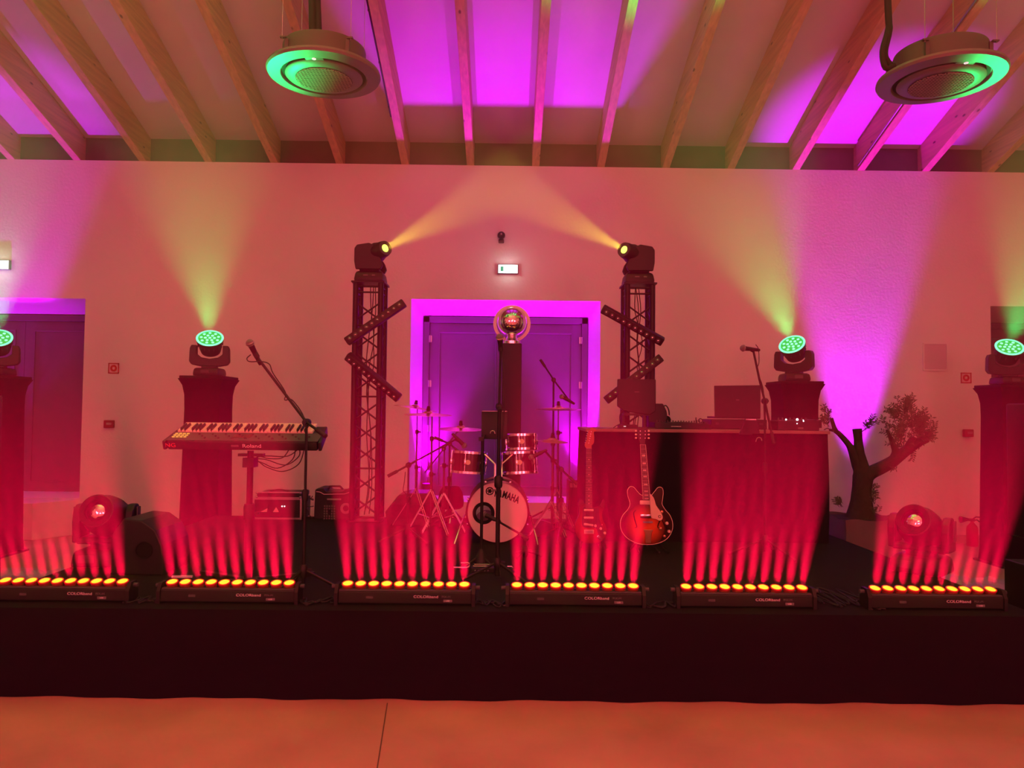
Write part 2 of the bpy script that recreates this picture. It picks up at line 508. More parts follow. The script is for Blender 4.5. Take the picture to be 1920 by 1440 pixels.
# ------------------------------------------------------------------ wash heads on draped totems
GREEN = (0.0, 1.0, 0.18)
TG = 'black draped light totems'
def totem(px, Y, label, ptop=705):
    c = at(px, ptop, Y)
    t = thing('light_totem', label, 'totem', (c.x, Y, 0), 0, TG)
    H = c.z
    m = MB(); n = 16
    prof = [(0, .215), (.15, .205), (H-.35, .185), (H-.2, .188), (H-.1, .205), (H-.03, .24)]
    vs = []
    for z, r in prof:
        for sx_, sy_ in ((-1, -1), (-.3, -.97), (.3, -.97), (1, -1), (.97, -.3), (.97, .3), (1, 1), (.3, .97), (-.3, .97), (-1, 1), (-.97, .3), (-.97, -.3)):
            vs.append((sx_*r, sy_*r, z))
    fs = []
    for i in range(len(prof)-1):
        for q in range(12):
            q2 = (q+1) % 12; fs.append((i*12+q, i*12+q2, (i+1)*12+q2, (i+1)*12+q))
    m.add(vs, fs)
    m.obj('cover', CLOTH, t, smooth=True, split=60)
    MB().box((0, 0, H-.018), (.46, .46, .036), bev=.006).obj('top_plate', MATT, t)
    MB().box((0, 0, .01), (.5, .5, .02)).obj('base_plate', BMETAL, t)
    return t, c
def wash_head(c, d, label, e, size=26):
    """c world point on the totem top; d beam direction"""
    t = thing('wash_light', label, 'stage light', c, 0, 'moving wash lights on the totems')
    d = V(d).normalized()
    MB().box((0, 0, .045), (.29, .26, .09), bev=.03, taper=(.92, .92)).obj('base', BLACK, t, smooth=True)
    MB().box((0, -.132, .05), (.09, .004, .035)).obj('display', DGREY, t)
    yaw = math.atan2(d.x, -d.y)
    Y_ = MB(Matrix.Rotation(yaw, 4, 'Z'))
    Y_.box((0, 0, .10), (.16, .14, .03), bev=.01)
    poly = [(-.205, .16), (-.2, .30), (-.185, .335), (-.13, .335), (-.13, .24), (-.085, .205), (0, .19), (.085, .205), (.13, .24), (.13, .335), (.185, .335), (.2, .30), (.205, .16), (.18, .125), (.1, .11), (-.1, .11), (-.18, .125)]
    Y_.prism(poly, .11)
    Y_.obj('yoke', BLACK, t, bevel=.012)
    hc = V((0, 0, .345))
    m = Matrix.Translation(hc) @ frame((0, 0, 0), d)
    h = MB().lathe([(.0001, -.12), (.06, -.118), (.10, -.09), (.115, -.03), (.12, .03), (.135, .05), (.137, .085), (.125, .09)], m).obj('head', BLACK, t, smooth=True)
    fins = MB()
    for q in range(16):
        a = 2*math.pi*q/16
        fins.box(m @ V((.125*math.cos(a), .125*math.sin(a), .03)), (.012, .012, .05), m.to_3x3().to_4x4() @ Matrix.Rotation(a, 4, 'Z'))
    fins.obj('heat_sink', DGREY, h)
    MB().lathe([(.118, .088), (.138, .086), (.140, .092), (.134, .097), (.118, .094)], m).obj('halo_ring', mat('green_ring', (.02, .3, .15), .3, emit=(.16, 1, .5), estr=1.6), h, smooth=True)
    MB().lathe([(.0001, .0905), (.119, .0905), (.119, .092), (.0001, .092)], m).obj('lens_plate', mat('green_plate', (.0, .2, .05), .3, emit=(0, .75, .08), estr=.75), h)
    dots = MB()
    for rr, nn in ((0, 1), (.046, 6), (.088, 9)):
        for q in range(nn):
            a = 2*math.pi*q/nn + (.26 if nn == 9 else 0)
            dots.lathe([(.015, .092), (.015, .095), (.010, .099), (.0001, .101)], m @ Matrix.Translation((rr*math.cos(a), rr*math.sin(a), 0)), 10)
    dots.obj('lenses', mat('green_dot', (.1, .4, .3), .3, emit=(.25, 1, .62), estr=1.3), h, smooth=True)
    spot('beam', hc + d*.11, hc + d*2, e, GREEN, size, .7, .10, t)
    return t
YT = 8.1
HEADS = [(-5, 705, (.33, -.66, .74), 'wash light glowing green on the totem at the far left edge', 'black draped totem at the far left beside the left door'),
         (393, 706, (.18, -.66, .76), 'wash light glowing green above the keyboard', 'black draped totem behind the keyboard'),
         (1489, 716, (-.50, -.60, .72), 'wash light glowing green behind the draped table', 'black draped totem behind the right end of the draped table'),
         (1890, 722, (-.20, -.66, .74), 'wash light glowing green at the far right edge', 'black draped totem at the far right beside the fire extinguisher')]
for px, py, d, la, lb in HEADS:
    t, c = totem(px, YT, lb, py)
    wash_head((c.x, YT, c.z), d, la, GRE, 48)
# ------------------------------------------------------------------ truss towers with beam heads and tilted battens
YTR = 7.42
def tower(pxl, pxr, ptop, label):
    a, b = at(pxl, ptop, YTR), at(pxr, ptop, YTR)
    cx = (a.x + b.x)/2; W = .25; h = W/2
    top = a.z - SZ
    t = thing('truss_tower', label, 'truss', (cx, YTR+h, SZ), 0, 'truss towers')
    for sx_ in (-1, 1):
        for sy_ in (-1, 1):
            MB().cyl((sx_*h, sy_*h, .02), (sx_*h, sy_*h, top-.02), .029, n=12).obj('chord', BMETAL, t, smooth=True)
    for nm, fn in (('front', lambda u, z: (u, -h, z)), ('left', lambda u, z: (-h, u, z)), ('right', lambda u, z: (h, u, z))):
        m = MB(); z = .06; q = 0
        m.cyl(fn(-h, .05), fn(h, .05), .010, n=6); m.cyl(fn(-h, top-.05), fn(h, top-.05), .010, n=6); m.cyl(fn(-h, top-.11), fn(h, top-.11), .010, n=6)
        zz = .08
        while zz + .2 < top - .12:
            m.cyl(fn(-h, zz), fn(h, zz+.18), .009, n=6); m.cyl(fn(h, zz), fn(-h, zz+.18), .009, n=6)
            q += 1; zz += .21
            if q % 3 == 2: m.cyl(fn(-h, zz+.03), fn(h, zz+.03), .009, n=6); zz += .08
        m.obj('bracing', BMETAL, t)
    MB().box((0, 0, .006), (.33, .33, .012)).obj('base_plate', BMETAL, t)
    MB().box((0, 0, top-.008), (.33, .33, .016)).obj('top_plate', BMETAL, t)
    return t, V((cx, YTR+h, a.z))
def beam_head(c, d, label, e):
    t = thing('moving_head', label, 'stage light', c, 0, 'beam heads on the truss towers')
    s = 1 if d[0] > 0 else -1
    MB().box((0, 0, .055), (.31, .27, .11), bev=.03, taper=(.88, .88)).obj('base', BLACK, t, smooth=True)
    MB().box((-.03, -.137, .06), (.045, .004, .012)).box((.05, -.137, .06), (.03, .004, .012)).obj('panel_print', DPRINT, t)
    d = V(d).normalized()
    yk = MB(); 
    yk.box((0, 0, .12), (.20, .20, .03), bev=.01)
    poly = [(-.13, .12), (-.145, .2), (-.145, .33), (-.12, .365), (0, .385), (.05, .36), (.085, .27), (.12, .22), (.14, .16), (.12, .12)]
    for sy_ in (-1, 1): yk.prism([(x*s, z) for x, z in poly], .035, Matrix.Translation((0, sy_*.125, 0)))
    yk.obj('yoke', BLACK, t, bevel=.01)
    hc = V((s*.01, 0, .29)) + d*.075; m = Matrix.Translation(hc) @ frame((0, 0, 0), d)
    h = MB().lathe([(.0001, -.14), (.07, -.13), (.098, -.09), (.10, .02), (.085, .07), (.08, .13), (.07, .145)], m).obj('head', BLACK, t, smooth=True)
    MB().lathe([(.038, .146), (.072, .146), (.074, .155), (.060, .155)], m).obj('lens_ring', DGREY, h, smooth=True)
    MB().lathe([(.0001, .152), (.030, .151), (.038, .149)], m).obj('lens', mat('yellow_lens', (.3, .3, .05), .3, emit=(.75, 1, .1), estr=2.5), h, smooth=True)
    spot('beam', hc + d*.17, hc + d*2, e, (1.0, .80, .05), 19, .35, .03, t)
    return t
def stick(p0, p1, Y, label, pitch):
    """an unlit batten fixed across the front of a tower, from pixel p0 to p1"""
    a, b = at(*p0, Y), at(*p1, Y)
    c = (a+b)/2; d = b-a; ang = math.atan2(d.z, d.x); L = d.length
    t = thing('led_batten', label, 'stage light', c, 0, 'unlit battens on the towers')
    m = Matrix.Rotation(-ang, 4, 'Y') @ Matrix.Rotation(R(pitch), 4, 'X')
    MB(m).box((0, .01, 0), (L, .07, .085), bev=.012).obj('housing', BLACK, t, smooth=True)
    for i in range(10):
        x = (i-4.5)*L/10.6
        mm = m @ Matrix.Translation((x, -.027, 0)) @ rotm((90, 0, 0))
        p = MB().lathe([(.022, .0), (.022, .008), (.018, .010), (.014, .003)], mm, 14).obj('lamp_pod', DGREY, t, smooth=True)
        MB().lathe([(.0001, .012), (.010, .009), (.0145, .003)], mm, 14).obj('lens', GLASS, p, smooth=True)
    MB().box((0, .06, 0), (.05, .05, .05)).obj('clamp', BMETAL, t)
    return t
t1, c1 = tower(665, 717, 527, 'black truss tower left of the middle door')
t2, c2 = tower(1173, 1227, 530, 'black truss tower right of the middle door behind the draped table')
beam_head(c1, (.62, -.62, .15), 'black beam head shining yellow on the left truss tower', YELE)
beam_head(c2, (-.62, -.62, .14), 'black beam head shining yellow on the right truss tower', YELE)
stick((649, 641), (758, 567), 7.28, 'upper unlit batten slanting across the left truss tower', -5)
stick((650, 667), (748, 748), 7.28, 'lower unlit batten slanting down across the left truss tower', 30)
stick((1129, 579), (1243, 642), 7.28, 'upper unlit batten slanting down across the right truss tower', 30)
stick((1136, 751), (1240, 670), 7.28, 'lower unlit batten slanting up behind the monitor on the right tower', -5)
for c_, s_ in ((c1, 0), (c2, 3)):
    rnd = random.Random(s_)
    for q in range(3):
        m = MB()
        pts = [V((c_.x + rnd.uniform(-.05, .05), c_.y-.03+.03*q, c_.z - .03 - z)) for z in (0, .25, .55, .8, 1.1, 1.5, 2.0, 2.3)]
        m.tube(pts, .005, 6, smooth=3)
        o = m.obj('power_cable', RUBBER)
        tag(o, 'loose black cable hanging inside the %s truss tower' % ('left' if s_ == 0 else 'right'), 'cable', 'cables in the towers')

# ------------------------------------------------------------------ mirror ball on a draped column
cb = at(960, 604, 8.25)
CLOTH2 = mat('magenta_lit_cloth', (.05, .025, .06), .95)  # black cloth with the magenta light put into its colour
t = thing('display_column', 'tall narrow black draped column in front of the middle door', 'column', (cb.x, 8.25, SZ*0))
zt = at(960, 645, 8.25).z
MB().box((.002, 0, zt/2), (.215, .215, zt), bev=.01).obj('cover', CLOTH2, t)
MB().box((0, 0, .012), (.5, .5, .024)).obj('base_plate', BMETAL, t)
t = thing('mirror_ball', 'shiny mirror ball on top of the narrow column before the middle door', 'mirror ball', (cb.x, 8.25, zt))
rb = cb.z - zt
MB().lathe([(.10, 0), (.10, .03), (.085, .035), (.06, .06), (.05, rb-.150)]).obj('motor_base', CHROME, t, smooth=True)
MB().ball((0, 0, rb), .165, 48).obj('ball', mat('mirror', (.9, .9, .9), .03, 1), t, smooth=True)
MB().lathe([(.172, -.004), (.206, -.004), (.208, .004), (.172, .004)], Matrix.Translation((0, .06, rb-.01)) @ rotm((90, 0, 0)), 48).obj('added_halo_ring', mat('halo_white', (.85, .85, .85), .25), t, smooth=True)  # ring added behind the ball to catch the magenta as a halo

# ------------------------------------------------------------------ keyboard
def mic(mb_name, p, d, parent, L=.16):
    d = V(d).normalized(); m = Matrix.Translation(V(p)) @ frame((0, 0, 0), d)
    b = MB().lathe([(.010, -L*.75), (.012, -L*.7), (.018, .0), (.019, .012)], m, 16).obj(mb_name, BLACK, parent, smooth=True)
    MB().ball(V(p) + d*.032, .0255, 16).obj('grille', mat('mic_mesh', (.25, .25, .25), .4, .8, bump=.6, bscale=700), b, smooth=True)
    MB().ring(V(p) + d*.030, .0255, .003, frame((0, 0, 0), d)).obj('band', STEEL, b, smooth=True)
    return b
def tripod(parent, c, r, h, angs, name='leg', dbl=0, m=BMETAL, tr=.009):
    for a in angs:
        e = V((c[0] + r*math.cos(R(a)), c[1] + r*math.sin(R(a)), .012))
        mb = MB()
        if dbl:
            n = V((-math.sin(R(a)), math.cos(R(a)), 0))*dbl
            for s in (-1, 1): mb.tube([V((c[0], c[1], h))+n*s, e+n*s], .0045, 6)
            mb.tube([V((c[0], c[1], h*.35)), (V((c[0], c[1], h))*.45+e*.55)], .005, 6)
        else:
            mb.tube([V((c[0], c[1], h)), V((c[0], c[1], h))*.2+e*.8+V((0, 0, .0)), e], tr, 8)
        l = mb.obj(name, m, parent, smooth=True)
        MB().ball(e, .014, 8).obj('rubber_foot', RUBBER, l)
KY = 4.78
ka, kb = at(321, 815, KY), at(615, 815, KY)
kc = at(467, 812, KY)
KW = (kb.x - ka.x)
t = thing('keyboard', 'black stage keyboard with pale keys on a single pole stand', 'keyboard', (kc.x, KY, kc.z))
KM = rotm((21, 0, 0))
def kobj(mb, n, m, par=None, **k): return mb.obj(n, m, par or t, **k)
hw = KW/2
MB(KM).box((0, -.005, -.03), (KW-.065, .27, .06), bev=.012).obj('body', BLACK, t, smooth=True)
for s in (-1, 1): MB(KM).box((s*(hw-.028), -.01, -.028), (.022, .27, .060), (0, 0, s*5), bev=.008).obj('end_cheek', BLACK, t, smooth=True)
nk = 36; kw = (KW-.14)/nk; x0 = -hw+.045
for i in range(nk):
    MB(KM).box((x0+(i+.5)*kw, .068, .006), (kw-.0014, .135, .018), bev=.002).obj('white_key', CREAM, t)
    if i % 7 in (0, 1, 3, 4, 5) and i < nk-1:
        MB(KM).box((x0+(i+1)*kw, .045, .018), (.0125, .090, .026), bev=.003, taper=(.85, .95)).obj('black_key', BLACK, t)
MB(KM).box((0, -.068, .002), (KW-.06, .125, .004)).obj('control_panel', DGREY, t)
amber = mat('amber_pad', (.4, .3, .05), .4, emit=(1, .55, .1), estr=.55)
for r_ in range(3):
    for c_ in range(4):
        MB(KM).box((-hw+.055+c_*.024, -.035-r_*.026, .007), (.016, .009, .005)).obj('pad', amber, t)
rnd = random.Random(4)
kn = MB(KM)
for i in range(26):
    kn.cyl((-hw+.2+i*.028, -.04-.03*(i % 3), .003), (-hw+.2+i*.028, -.04-.03*(i % 3), .014), .006, n=8)
kn.obj('knobs', DGREY, t)
MB(KM).box((-.02, -.06, .005), (.11, .05, .002)).obj('display', mat('dim_display', (.1, .02, .02), .3), t)
rm = KM @ Matrix.Translation((0, -.141, -.028))
for s_, sz, x, mt, al in (('Roland', .034, .06, PRINT, 'CENTER'), ('NG', .036, -hw+.055, mat('red_print', (.7, .1, .1), .5), 'CENTER')):
    o = text('lettering', s_, sz, mt, t, (0, 0, 0), sx=1.25)
    o.matrix_local = KM @ Matrix.Translation((x, -.1415, -.028)) @ rotm((90, 0, 0))
MB(KM).box((-.045, -.141, -.028), (.045, .002, .012)).obj('badge', DPRINT, t)
# keyboard stand
sp = at(470, 845, KY+.06)
t = thing('keyboard_stand', 'black single column stand under the keyboard', 'keyboard stand', (sp.x, KY+.06, SZ))
H = sp.z - SZ
MB().cyl((0, 0, .02), (0, 0, H-.40), .026).cyl((0, 0, H-.42), (0, 0, H+.0), .02).obj('column', BMETAL, t, smooth=True)
MB().lathe([(.035, H-.44), (.036, H-.36), (.03, H-.34)]).box((.04, 0, H-.40), (.05, .015, .015)).obj('clamp', BLACK, t, smooth=True)
MB().box((0, 0, H-.075), (.07, .09, .06)).box((0, .02, H-.028), (.16, .05, .018), (0, 0, 0)).obj('support_arms', BMETAL, t)
for a in (35, 145, 215, 325): MB().box((.22*math.cos(R(a)), .17*math.sin(R(a)), .015), (.44, .04, .022), (0, 0, math.degrees(math.atan2(.17*math.sin(R(a)), .22*math.cos(R(a)))))).obj('foot', BMETAL, t)
# cables from the keyboard to the column
for pts in ([(555, 838), (548, 862), (520, 878), (492, 868), (477, 862)], [(562, 838), (560, 856), (535, 872), (500, 862), (478, 860)],
            [(566, 836), (540, 855), (500, 855), (478, 860), (468, 885), (464, 930), (462, 985)], [(572, 838), (560, 870), (530, 884), (500, 876), (480, 866), (470, 900), (468, 985)],
            [(545, 838), (530, 858), (505, 860), (480, 858), (466, 900), (470, 920), (468, 990)]):
    tag(MB().tube([at(x, y, KY+.10) for x, y in pts], .0035, 6, smooth=5).obj('keyboard_cable', RUBBER), 'thin black cable looping under the keyboard to its stand', 'cable', 'cables under the keyboard')

# ------------------------------------------------------------------ microphone stands
def W_(t, p): return V(p) - t.location
def mic_stand(label, px_base, Y, clutch_py, boom, mic_dir, legs=(20, 140, 260), r=.30, hub=.12, group='microphone stands', th=.011, micL=.16, hubz=None, cable=None, dY=0, has_mic=True):
    """boom = [(px,py,Y) ...] from the counterweight end to the microphone"""
    cl = at(px_base, clutch_py, Y)
    t = thing('microphone_stand', label, 'microphone stand', (cl.x, Y, SZ), 0, group)
    H = cl.z - SZ
    MB().cyl((0, 0, .03), (0, 0, H*.55), th).obj('lower_tube', BMETAL, t, smooth=True)
    MB().cyl((0, 0, H*.52), (0, 0, H), th*.72).obj('upper_tube', BMETAL, t, smooth=True)
    MB().lathe([(th*1.4, H*.53), (th*1.8, H*.54), (th*1.8, H*.59), (th*1.3, H*.60)]).obj('height_clamp', BLACK, t, smooth=True)
    MB().lathe([(.016, hub-.05), (.024, hub-.03), (.024, hub+.02), (.016, hub+.03)]).box((.03, 0, hub), (.04, .012, .012)).obj('hub', BLACK, t, smooth=True)
    tripod(t, (0, 0), r, hub, legs)
    B = [W_(t, at(*p)) for p in boom]
    MB().lathe([(.02, -.028), (.024, -.02), (.024, .02), (.02, .028)], Matrix.Translation((0, -.0, H)) @ rotm((90, 0, 0)), 14).cyl((0, -.02, H), (0, -.06, H), .012, n=10).obj('boom_clutch', BLACK, t, smooth=True)
    MB().tube(B, .0085, 8).obj('boom', BMETAL, t, smooth=True)
    w = (B[1]-B[0]).normalized()
    MB().cyl(B[0], B[0]+w*.09, .014, n=10).obj('counterweight', RUBBER, t, smooth=True)
    if has_mic:
        md = V(mic_dir).normalized(); mp = B[-1] + md*.06
        MB().tube([B[-1]-(B[-1]-B[-2]).normalized()*.01, B[-1]+md*.02], .017, 10).obj('mic_clip', RUBBER, t, smooth=True)
        m_ = thing('microphone', label.replace(' stand', '').replace('boom', 'microphone held by the boom') if False else 'microphone held by the ' + label, 'microphone', t.location + mp, 0, 'microphones')
        m_['label'] = ('microphone clipped to the ' + label)[:120]
        mic('body', (0, 0, 0), md, m_, micL)
    if cable:
        MB().tube([W_(t, at(*p)) for p in cable], .0035, 6, smooth=5).obj('cable', RUBBER, t)
    return t
mic_stand('tall boom stand in front of the keyboard', 575, 4.62, 792, [(611, 818, 4.5), (575, 792, 4.6), (481, 668, 4.72)], (-.12, -.12, .30),
          (-8, 115, 235), .26, .13, cable=[(470, 665, 4.72), (463, 672, 4.70), (468, 678, 4.69), (490, 678, 4.69), (505, 683, 4.68), (512, 700, 4.68), (535, 735, 4.65), (534, 750, 4.65), (550, 752, 4.65), (575, 800, 4.6), (572, 900, 4.6), (569, 1040, 4.6)])
mic_stand('tall upright stand at the middle of the stage', 936, 4.95, 762, [(938, 770, 4.85), (936, 765, 4.9), (939, 655, 5.0)], (-.05, -.35, .5),
          (-30, 60, 190), .22, .12, th=.015, cable=[(941, 655, 4.99), (944, 700, 4.93), (946, 760, 4.93), (941, 830, 4.93), (939, 900, 4.93), (934, 960, 4.93), (932, 1010, 4.93), (938, 1080, 4.93)])
mic_stand('leaning boom stand before the right end of the draped table', 1434, 5.9, 752, [(1451, 832, 5.75), (1434, 752, 5.88), (1424, 712, 5.93), (1412, 655, 5.95)], (-.7, -.2, .05),
          (60, 180, 300), .28, .13, cable=[(1417, 646, 5.95), (1422, 655, 5.94), (1423, 680, 5.94), (1419, 695, 5.93), (1430, 725, 5.9), (1432, 760, 5.86), (1436, 900, 5.85), (1434, 1000, 5.85)])
mic_stand('low boom stand left of the drums, boom rising to the cymbals', 766, 6.35, 872, [(727, 893, 6.3), (766, 872, 6.33), (850, 826, 6.5), (857, 822, 6.52)], (.5, .2, -.5),
          (200, 320, 80), .24, .12, cable=[(760, 885, 6.33), (758, 905, 6.3), (756, 920, 6.3), (762, 932, 6.32), (764, 990, 6.33)])
mic_stand('overhead boom stand behind the right cymbals', 1038, 7.6, 712, [(1013, 674, 7.55), (1038, 712, 7.58), (1068, 752, 7.6)], (-.45, 0, .25),
          (30, 150, 270), .26, .15, th=.013)
mic_stand('low boom stand right of the drums', 1052, 6.5, 880, [(1082, 908, 6.45), (1052, 880, 6.48), (1022, 846, 6.45), (1014, 849, 6.45)], (-.5, 0, -.25),
          (20, 140, 260), .24, .12, th=.014, cable=[(1066, 895, 6.55), (1074, 905, 6.5), (1072, 930, 6.5), (1060, 990, 6.55)])
mic_stand('small boom stand with its microphone before the left tom', 843, 7.25, 832, [(814, 820, 7.2), (843, 832, 7.23), (861, 848, 7.2)], (.5, -.2, -.45),
          (100, 220, 340), .22, .12)
mic_stand('low boom stand lying before the bass drum', 985, 5.75, 1008, [(990, 1012, 5.7), (970, 998, 5.75), (926, 973, 5.85)], (-.8, .35, .3), (0, 120, 240), .12, .05, th=.008)

# tablet on its own stand
tp = at(927, 797, 5.35)
t = thing('tablet_stand', 'short black stand holding the tablet before the bass drum', 'tablet stand', (at(904, 900, 5.3).x, 5.3, SZ))
hb = .2
b0 = W_(t, at(904, 824, 5.3))
MB().cyl((0, 0, .03), (0, 0, b0.z), .011).obj('tube', BMETAL, t, smooth=True)
MB().lathe([(.05, .0), (.052, .05), (.04, .085), (.025, .12), (.015, .14)], None, 20).obj('hub', BLACK, t, smooth=True)
tripod(t, (0, 0), .13, .10, (80, 200, 320))
MB().box((b0.x-.006, -.01, b0.z+.004), (.035, .03, .03)).tube([(0, 0, b0.z-.02), W_(t, at(908, 815, 5.31))], .008).obj('holder', BLACK, t)
t = thing('tablet', 'black tablet seen from its back before the drum kit', 'tablet', tp)
s5 = 5.3/F
MB().box((0, 0, 0), (49*s5, .012, 53*s5), (-6, 0, 0), bev=.004).obj('case', BLACK, t, smooth=True)
MB().tube([(x, -.012, z) for x, z in ((-.03, -.06), (-.025, -.045), (-.01, -.04), (.0, -.045), (.004, -.06))], .004, 6).obj('grip', STEEL, t, smooth=True)
MB().box((0, 0, .099), (49*s5-.01, .008, .003)).obj('edge_trim', STEEL, t)

# ------------------------------------------------------------------ drum kit
WRAP = mat('drum_wrap', (.02, .002, .006), .15)
def drum(label, px, py, Y, rad, h, tilt=(0, 0, 0), name='tom', badge=True, lugs=6):
    c = at(px, py, Y)
    t = thing(name, label, 'drum', c, 0, 'drums of the kit' if name == 'tom' else None)
    m = rotm(tilt)
    MB(m).lathe([(rad, -h/2), (rad, h/2)], None, 40).obj('shell', WRAP, t, smooth=True)
    for z, nm in ((h/2, 'top_hoop'), (-h/2, 'bottom_hoop')):
        MB(m).lathe([(rad+.002, z-.012), (rad+.012, z-.012), (rad+.012, z+.008), (rad+.006, z+.012), (rad+.002, z+.008)], None, 40).obj(nm, CHROME, t, smooth=True)
    MB(m).lathe([(.0001, h/2+.002), (rad, h/2+.002)], None, 40).obj('batter_head', mat('drum_head', (.75, .70, .66), .6), t)
    for q in range(lugs):
        a = 2*math.pi*(q+.35)/lugs; x, y = math.cos(a), math.sin(a)
        l = MB(m).box((x*(rad+.012), y*(rad+.012), 0), (.022, .018, min(.05, h*.4)), (0, 0, math.degrees(a)), bev=.004).obj('lug', CHROME, t, smooth=True)
        MB(m).cyl((x*(rad+.014), y*(rad+.014), -h/2-.008), (x*(rad+.014), y*(rad+.014), h/2+.014), .0035, n=6).obj('tension_rod', CHROME, l)
    if badge:
        MB(m).lathe([(.0001, 0), (.022, 0), (.022, .003), (.0001, .003)], Matrix.Translation((0, -rad, 0)) @ rotm((90, 0, 0)), 20).obj('badge', mat('badge', (.7, .6, .4), .4), t)
    return t
td = drum('left rack tom with dark wrap and chrome hoops', 879, 867, 6.7, .150, .175, (-4, 3, 0))
drum('small dark drum with round badge, topmost right of the tablet', 978, 829, 6.9, .138, .125, (-5, -2, 0))
drum('dark rack tom below the small badge drum', 974, 868, 6.75, .155, .175, (-6, -3, 0))
# bass drum
BC = at(933, 960, 6.28)
t = thing('bass_drum', 'large bass drum with pale lettered front head', 'drum', BC)
rb = .262; mm = rotm((90, 0, 0))
MB().lathe([(rb-.012, -.40), (rb-.012, 0)], mm, 56, True).obj('shell', WRAP, t, smooth=True)
for z, nm in ((0, 'front_hoop'), (-.40, 'rear_hoop')):
    MB().lathe([(rb-.012, z-.02), (rb+.002, z-.02), (rb+.004, z+.018), (rb-.012, z+.020)], mm, 56).obj(nm, WRAP, t, smooth=True)
HR = .068; hx, hz = (907-933)*6.28/F, (960-962)*6.28/F
# front head with its port hole
vs = []; fs = []; n = 56
for k_ in range(n):
    a = 2*math.pi*k_/n; vs.append(((rb-.012)*math.cos(a), -.012, (rb-.012)*math.sin(a)))
for k_ in range(n):
    a = 2*math.pi*k_/n; vs.append((hx+HR*math.cos(a), -.012, hz+HR*math.sin(a)))
fs = [(k_, (k_+1) % n, n+(k_+1) % n, n+k_) for k_ in range(n)]
hd = MB().add(vs, fs).obj('front_head', mat('front_head', (.62, .56, .54), .5), t)
MB().lathe([(HR-.004, 0), (HR-.004, .006), (HR+.022, .006), (HR+.026, 0)], Matrix.Translation((hx, -.010, hz)) @ mm, 40).obj('port_ring', MATT, t, smooth=True)
MB().lathe([(.0001, 0), (.1, 0), (.105, .05), (.0001, .05)], Matrix.Translation((hx+.02, .2, hz-.1)) @ mm, 24).obj('damper_pad', mat('pad_grey', (.25, .2, .25), .9), t)
for i, ch in enumerate('YAMAHA'):
    px_, py_ = [(928.5, 925.5), (937, 925.8), (946, 928), (954, 930.5), (961.5, 933.5), (969, 937)][i]
    o = text('lettering', ch, .080, MATT, t, ((px_-933)*6.28/F, -.0135, (960-py_)*6.28/F), (90, 12+i*1.5, 0), sx=.62, fat=.003)
ec = V(((918-933)*6.28/F, -.0135, (960-921)*6.28/F))
em = MB().ring(ec, .030, .0045, mm, 32, 6)
for q in range(3):
    em.box(ec, (.044, .002, .010), (0, q*60, 0))
em.obj('emblem', MATT, t)
for q in range(8):
    a = 2*math.pi*(q+.5)/8
    x, z = math.cos(a), math.sin(a)
    l = MB().box((x*(rb+.006), .012, z*(rb+.006)), (.02, .045, .016), (0, -math.degrees(a), 0), bev=.004).obj('claw', CHROME, t, smooth=True)
    MB().cyl((x*(rb+.012), -.01, z*(rb+.012)), (x*(rb+.012), .12, z*(rb+.012)), .004, n=6).obj('tension_rod', CHROME, l)
for s, (qx, qy) in ((-1, (852, 1018)), (1, (1009, 1014))):
    e = at(qx, qy, 6.2); e.z = SZ+.01
    l = MB().tube([(s*(rb-.0), .12, -.03), (s*(rb+.02), .08, -.04), W_(t, e)], .007, 8).obj('spur', CHROME, t, smooth=True)
    MB().box((s*(rb+.0), .12, -.03), (.03, .04, .04), bev=.006).obj('spur_bracket', CHROME, l)
for s, px_ in ((-1, 905), (1, 960)):
    MB().tube([(s*.03, .2, rb-.02), (s*.03, .22, rb+.12), (s*.12, .28, rb+.2)], .010, 8).obj('tom_arm', CHROME, t, smooth=True)

def cymbal(label, px, py, Y, rad, tilt, base, stand_label, boom=None, py2=None, cup=True, hats=False, legs=(70, 190, 310), rr=.22, hub=.36):
    c = at(px, py, Y)
    t = thing('cymbal', label, 'cymbal', c, 0, 'cymbals of the kit'); m = rotm(tilt)
    prof = [(.0001, .0225), (.012, .022), (.03, .019), (.042, .008), (.05, .004), (rad*.6, -.004), (rad, -.014), (rad, -.0155), (rad*.6, -.0055), (.05, .0015), (.03, .016), (.0001, .020)]
    MB(m).lathe(prof, None, 48).obj('plate', BRASS, t, smooth=True)
    if hats: MB(m).lathe([(r, -z-.03) for r, z in prof[::-1]], None, 48).obj('lower_plate', BRASS, t, smooth=True)
    MB(m).lathe([(.018, .024), (.018, .034), (.008, .036), (.008, .05), (.013, .05), (.013, .065)], None, 14).obj('felt_and_nut', MATT, t, smooth=True)
    if base is None: return t
    bx = at(base, 900, Y).x
    s = thing('cymbal_stand', stand_label, 'cymbal stand', (bx, Y+.02, SZ), 0, 'cymbal stands')
    top = c - s.location
    if boom:
        j = W_(s, at(*boom, Y+.02)); H = j.z
    else:
        j = None; H = top.z - .015
    MB().cyl((0, 0, .10), (0, 0, H*.5), .0125).cyl((0, 0, H*.48), (0, 0, H*.8), .0095).cyl((0, 0, H*.78), (0, 0, H), .006).obj('tube', DULL, s, smooth=True)
    for z in (H*.5, H*.8):
        MB().lathe([(.016, z-.02), (.018, z-.015), (.018, z+.015), (.014, z+.02)]).box((.026, 0, z), (.025, .008, .018)).obj('height_clamp', BLACK, s, smooth=True)
    if j is not None:
        w = (top - j).normalized()
        MB().tube([j - w*.28, top - w*.03, top - V((0, 0, .02))], .0065, 8).obj('boom', DULL, s, smooth=True)
        MB().ball(j, .022, 12).box(j + V((0, -.03, 0)), (.012, .03, .02)).obj('tilter', DULL, s, smooth=True)
    tripod(s, (0, 0), rr, hub, legs, dbl=.010, m=STEEL)
    return t
